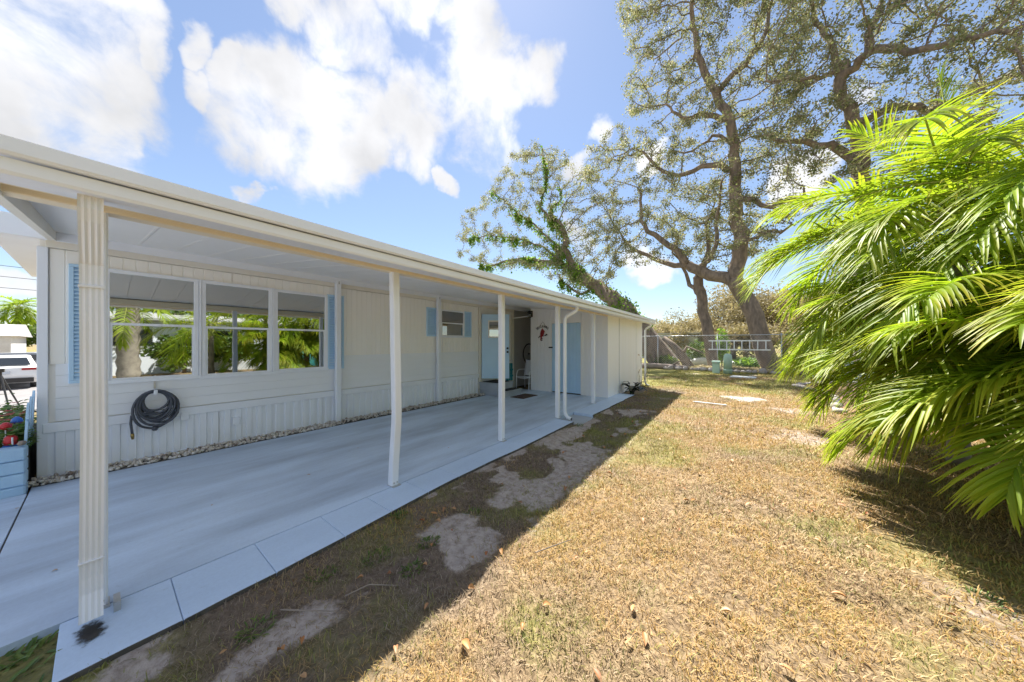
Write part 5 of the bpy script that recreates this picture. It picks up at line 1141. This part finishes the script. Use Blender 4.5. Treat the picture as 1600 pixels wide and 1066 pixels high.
for k, (x, y, h) in enumerate(((10.6, -3.0, 2.6), (10.8, 2.6, 2.2), (10.7, 4.6, 2.4))): bush_tree('garden_bush', ['bushy green shrub beside the neighbour drive, mirrored in the windows', 'round green bush before the neighbouring home, mirrored in the windows', 'taller green bush next to the turquoise panel, mirrored in the windows'][k], (x, y, LZ), h, 1.2, h*0.48, 2600, MT['greenleaf'], 600+k, 0.2, 0.06, 14)
tk = Vector((9.4, 0.75, LZ)); root = thing('date_palm', tk, 'thick trunked date palm mirrored in the nearest window', 'palm')
MB().tube([tk + Vector((0, 0, 0.25*i)) for i in range(15)], [0.36 if i % 2 else 0.31 for i in range(15)], 12).build('trunk', MT['palmtrunk'], root, True); tp = tk+Vector((0, 0, 3.5))
for i in range(16):
    a0 = i*2.4; e0 = R(65-6*i); P = [tp.copy()]
    for j in range(20): t = (j+.5)/20; e = e0-R(70)*t**1.3; P.append(P[-1]+Vector((math.sin(a0)*math.cos(e), math.cos(a0)*math.cos(e), math.sin(e)))*(2.6/20))
    def fq(t, P=P): x = min(max(t, 0), 1)*20; i_ = min(19, int(x)); return P[i_].lerp(P[i_+1], x-i_)
    frond_mesh(fq, 8, 26, 0.5, rg, 'frond', root, wid=0.025, yel=0.2)

# ================================================================== dry grass and fallen leaves
def straw_mat():
    m, nt, b = nodes('grass_blades'); g = N(nt, 'ShaderNodeNewGeometry'); at = N(nt, 'ShaderNodeAttribute', attribute_name='green').outputs['Fac']
    dry = ramp(nt, g.outputs['Random Per Island'], [(0, (0.62, 0.44, 0.25)), (0.2, (0.36, 0.22, 0.11)), (0.4, (0.70, 0.55, 0.37)), (0.6, (0.54, 0.37, 0.21)), (0.8, (0.26, 0.16, 0.085)), (1, (0.66, 0.50, 0.31))])
    gold = ramp(nt, g.outputs['Random Per Island'], [(0, (0.58, 0.38, 0.13)), (0.3, (0.42, 0.25, 0.07)), (0.55, (0.66, 0.47, 0.19)), (0.8, (0.34, 0.22, 0.06)), (1, (0.52, 0.38, 0.12))])
    dry = mix(nt, ramp(nt, noise(nt, 1.1, 5, 0.65), [(0.34, (0, 0, 0)), (0.54, (0.9, 0.9, 0.9))]), dry, gold)
    gr = ramp(nt, g.outputs['Random Per Island'], [(0, (0.22, 0.27, 0.06)), (0.4, (0.38, 0.39, 0.09)), (0.7, (0.12, 0.20, 0.035)), (1, (0.44, 0.38, 0.14))])
    dead_shaded = ramp(nt, g.outputs['Random Per Island'], [(0, (0.30, 0.25, 0.21)), (0.3, (0.20, 0.165, 0.13)), (0.6, (0.44, 0.38, 0.32)), (1, (0.15, 0.12, 0.10))])
    dry = mix(nt, N(nt, 'ShaderNodeAttribute', attribute_name='worn_shade').outputs['Fac'], dry, dead_shaded)  # blades greyed by wear and, beside the slab, by shade put into colour
    c = mix(nt, 1.0, mix(nt, at, dry, gr), (0.93, 0.90, 0.82), 'MULTIPLY'); nt.links.new(c, b.inputs['Base Color']); b.inputs['Roughness'].default_value = 0.6
    t = N(nt, 'ShaderNodeBsdfTranslucent'); nt.links.new(c, t.inputs[0]); ms = N(nt, 'ShaderNodeMixShader'); ms.inputs[0].default_value = 0.25
    nt.links.new(b.outputs[0], ms.inputs[1]); nt.links.new(t.outputs[0], ms.inputs[2]); nt.links.new(ms.outputs[0], nt.nodes['Material Output'].inputs['Surface']); return m
rg = np.random.default_rng(31); pts = []
for y0, y1, dens, x0, x1 in ((-0.3, 1.2, 12000, -2.44, 1.6), (1.2, 3.0, 7500, -2.5, 2.6), (3.0, 6.0, 3800, -2.5, 3.2), (6.0, 11.0, 1700, -2.45, 3.4), (11.0, 20.6, 800, -2.9, 4.0)):
    n = int((x1-x0)*(y1-y0)*dens); pts.append(np.stack([rg.uniform(x0, x1, n), rg.uniform(y0, y1, n), np.full(n, math.sqrt(6000/dens))], 1))
pts = np.concatenate(pts); X, Y = pts[:, 0], pts[:, 1]
keep = (rg.random(len(X)) > sand_mask(X, Y)*0.82) & ~((X < -2.43 - 0.12*sstep(-0.2, 3, Y)) & (Y > -0.12) & (Y < 9.4)) & ~((X < -2.9) & (Y < 12.1)) & (rg.random(len(X)) > 0.42*sstep(-1.3, -1.7, X)*(Y < 11))
keep &= rg.random(len(X)) > 0.55*sstep(0.50, 0.66, fbm(X*2.6 + 2, Y*2.6, 81))
u_, d_ = X*RT[0] + Y*RT[1], X*FW[0] + Y*FW[1]; keep &= (d_ > 0.05) & (u_ < 1.85*d_ + 0.6)
X, Y, S = X[keep], Y[keep], np.clip(pts[keep, 2], 0.7, 2.4); n = len(X); G = green_mask(X, Y); G = (rg.random(n) < 0.10 + 0.75*G)*rg.uniform(.6, 1, n)
a = rg.uniform(0, 2*np.pi, n); lean = np.clip(rg.normal(1.05, .38, n), .1, 1.5); lean = np.where(G > 0, lean*0.7, lean); lean = np.where(sand_mask(X, Y) > 0.5, np.maximum(lean, 1.35), lean); L = rg.uniform(.026, .072, n)*np.sqrt(S); W = rg.uniform(.0014, .0031, n)*S
Z = ground_z(X, Y) - 0.004; dx, dy = np.cos(a), np.sin(a); bx, by = -dy*W, dx*W; sl, cl = np.sin(lean), np.cos(lean)
mx, my, mz = X + dx*L*.5*sl*.8, Y + dy*L*.5*sl*.8, Z + L*.5*(cl*.9 + .25); tx, ty, tz_ = X + dx*L*sl, Y + dy*L*sl, Z + L*cl*.8 + 0.006
V = np.stack([np.stack([X-bx, Y-by, Z], 1), np.stack([X+bx, Y+by, Z], 1), np.stack([mx+bx*.8, my+by*.8, mz], 1), np.stack([mx-bx*.8, my-by*.8, mz], 1), np.stack([tx, ty, tz_], 1)], 1).reshape(-1, 3)
k = np.arange(n)*5; F = np.concatenate([np.stack([k, k+1, k+2], 1), np.stack([k, k+2, k+3], 1), np.stack([k+3, k+2, k+4], 1)])
o = np_mesh('dry_grass', V, F, straw_mat(), None, {'green': np.repeat(G, 5), 'worn_shade': np.repeat(0.85*sstep(-1.25, -1.65, X)*(Y < 11.5)*sstep(0.25, 0.5, fbm(X*1.3, Y*1.3, 71)) + 0.5*sstep(0.56, 0.72, fbm(X*1.7, Y*1.7, 72)), 5)}); tag(o, 'short straw coloured grass covering the lawn', 'grass', None, 'stuff')
# green tufts in the worn strip and on the lawn
for k, (u, v, lab) in enumerate(((588, 871, 'bright green weed tuft on the bare patch below the second post'), (669, 848, 'green weed tuft near the shadow edge'), (646, 890, 'small green weed tuft lower in the shaded strip'), (624, 812, 'green tuft close to the kerb below the second post'), (500, 900, 'flat green tuft beside the kerb near the front'), (740, 800, 'dull green tuft halfway along the shaded strip'), (1545, 940, 'green grass tuft at the lower right edge'), (400, 985, 'green tuft by the front kerb block'), (760, 722, 'green weed tuft far along the kerb'), (905, 668, 'green tuft beside the splash trough'))):
    p = GZ(u, v, LZ); root = thing('weed_tuft', p, lab, 'weed', 'green tufts in the dry lawn'); m = MB(); rs = random.uniform(.04, .08)
    for i in range(70):
        a = random.uniform(0, 6.28); r_ = rs*math.sqrt(random.random()); q = (p[0]+r_*math.cos(a), p[1]+r_*1.3*math.sin(a), float(ground_z(p[0], p[1]))); a += random.gauss(0, .8); leaf_blade(m, q, (math.cos(a), math.sin(a), random.uniform(.4, 1.8)), random.uniform(.03, .065), random.uniform(.002, .0045), 0.4)
    m.build('leaves', MT['greenleaf'], root)
def litter_mat():
    m, nt, b = nodes('fallen_leaf_brown'); oi = N(nt, 'ShaderNodeObjectInfo'); c = ramp(nt, oi.outputs['Random'], [(0, (0.40, 0.17, 0.055)), (0.3, (0.46, 0.23, 0.08)), (0.55, (0.26, 0.10, 0.04)), (0.8, (0.46, 0.29, 0.14)), (1, (0.36, 0.13, 0.045))])
    nt.links.new(c, b.inputs['Base Color']); b.inputs['Roughness'].default_value = 0.55; return m
LM = litter_mat(); LF = []
for s in range(4):
    m = MB(); leaf_blade(m, (0, 0, 0), (1, 0, 0.15), 1.0, 0.20+0.03*s, 0.10+0.12*s, 0.5+0.2*s); me = bpy.data.meshes.new('fallen_leaf'); me.from_pydata(m.v, [], m.f); me.materials.append(LM)
    for p in me.polygons: p.use_smooth = True
    LF.append(me)
cnt = 0
while cnt < 190:
    t = random.random()**1.6; y = 0.35 + 9.0*t; x = random.uniform(-2.3, 2.4)
    d = x*FW[0]+y*FW[1]; u = x*RT[0]+y*RT[1]
    if d < 0.5 or u > 1.65*d: continue
    shade = x < -1.5
    o = link('fallen_leaf', LF[cnt % 4], None, (x, y, float(ground_z(x, y)) + 0.028)); s = random.uniform(.035, .068); o.scale = (s, s, s); o.rotation_euler = (random.uniform(-.4, .4), random.uniform(-.3, .3), random.uniform(0, 6.28))
    tag(o, 'curled tan fallen leaf lying on the ' + ('shaded strip beside the slab' if shade else 'sunlit dry lawn'), 'leaf', 'fallen leaves on the shaded strip' if shade else 'fallen leaves on the sunlit lawn'); cnt += 1
for i, (u, v) in enumerate(((30, 793), (700, 700), (480, 742), (90, 890), (330, 790), (842, 672), (560, 700), (905, 645))):
    p = GZ(u, v, 0.006); o = link('fallen_leaf', LF[i % 4], None, p); s = random.uniform(.02, .035); o.scale = (s, s, s*0.5); o.rotation_euler = (0, 0, random.uniform(0, 6.28)); tag(o, 'tiny dry leaf scrap lying on the blue slab', 'leaf', 'leaf scraps on the slab')
for k, ((xa, ya), (xb, yb), bend) in enumerate((((-2.12, 0.62), (-1.86, 0.80), 0.03), ((-1.95, 0.9), (-1.75, 1.15), -0.05), ((-1.2, 1.9), (-1.05, 2.2), 0.02))):
    z = float(ground_z(xa, ya))+0.03; o = MB().tube([(xa, ya, z), ((xa+xb)/2+bend, (ya+yb)/2, z+0.015), (xb, yb, z)], [0.004, 0.004, 0.002], 5).build('twig', MT['log'], None, loc=(xa, ya, z)); tag(o, ['pale twig near the front of the shaded strip', 'curved twig on the bare sand beside the kerb', 'short twig at the shadow edge on the lawn'][k], 'twig')
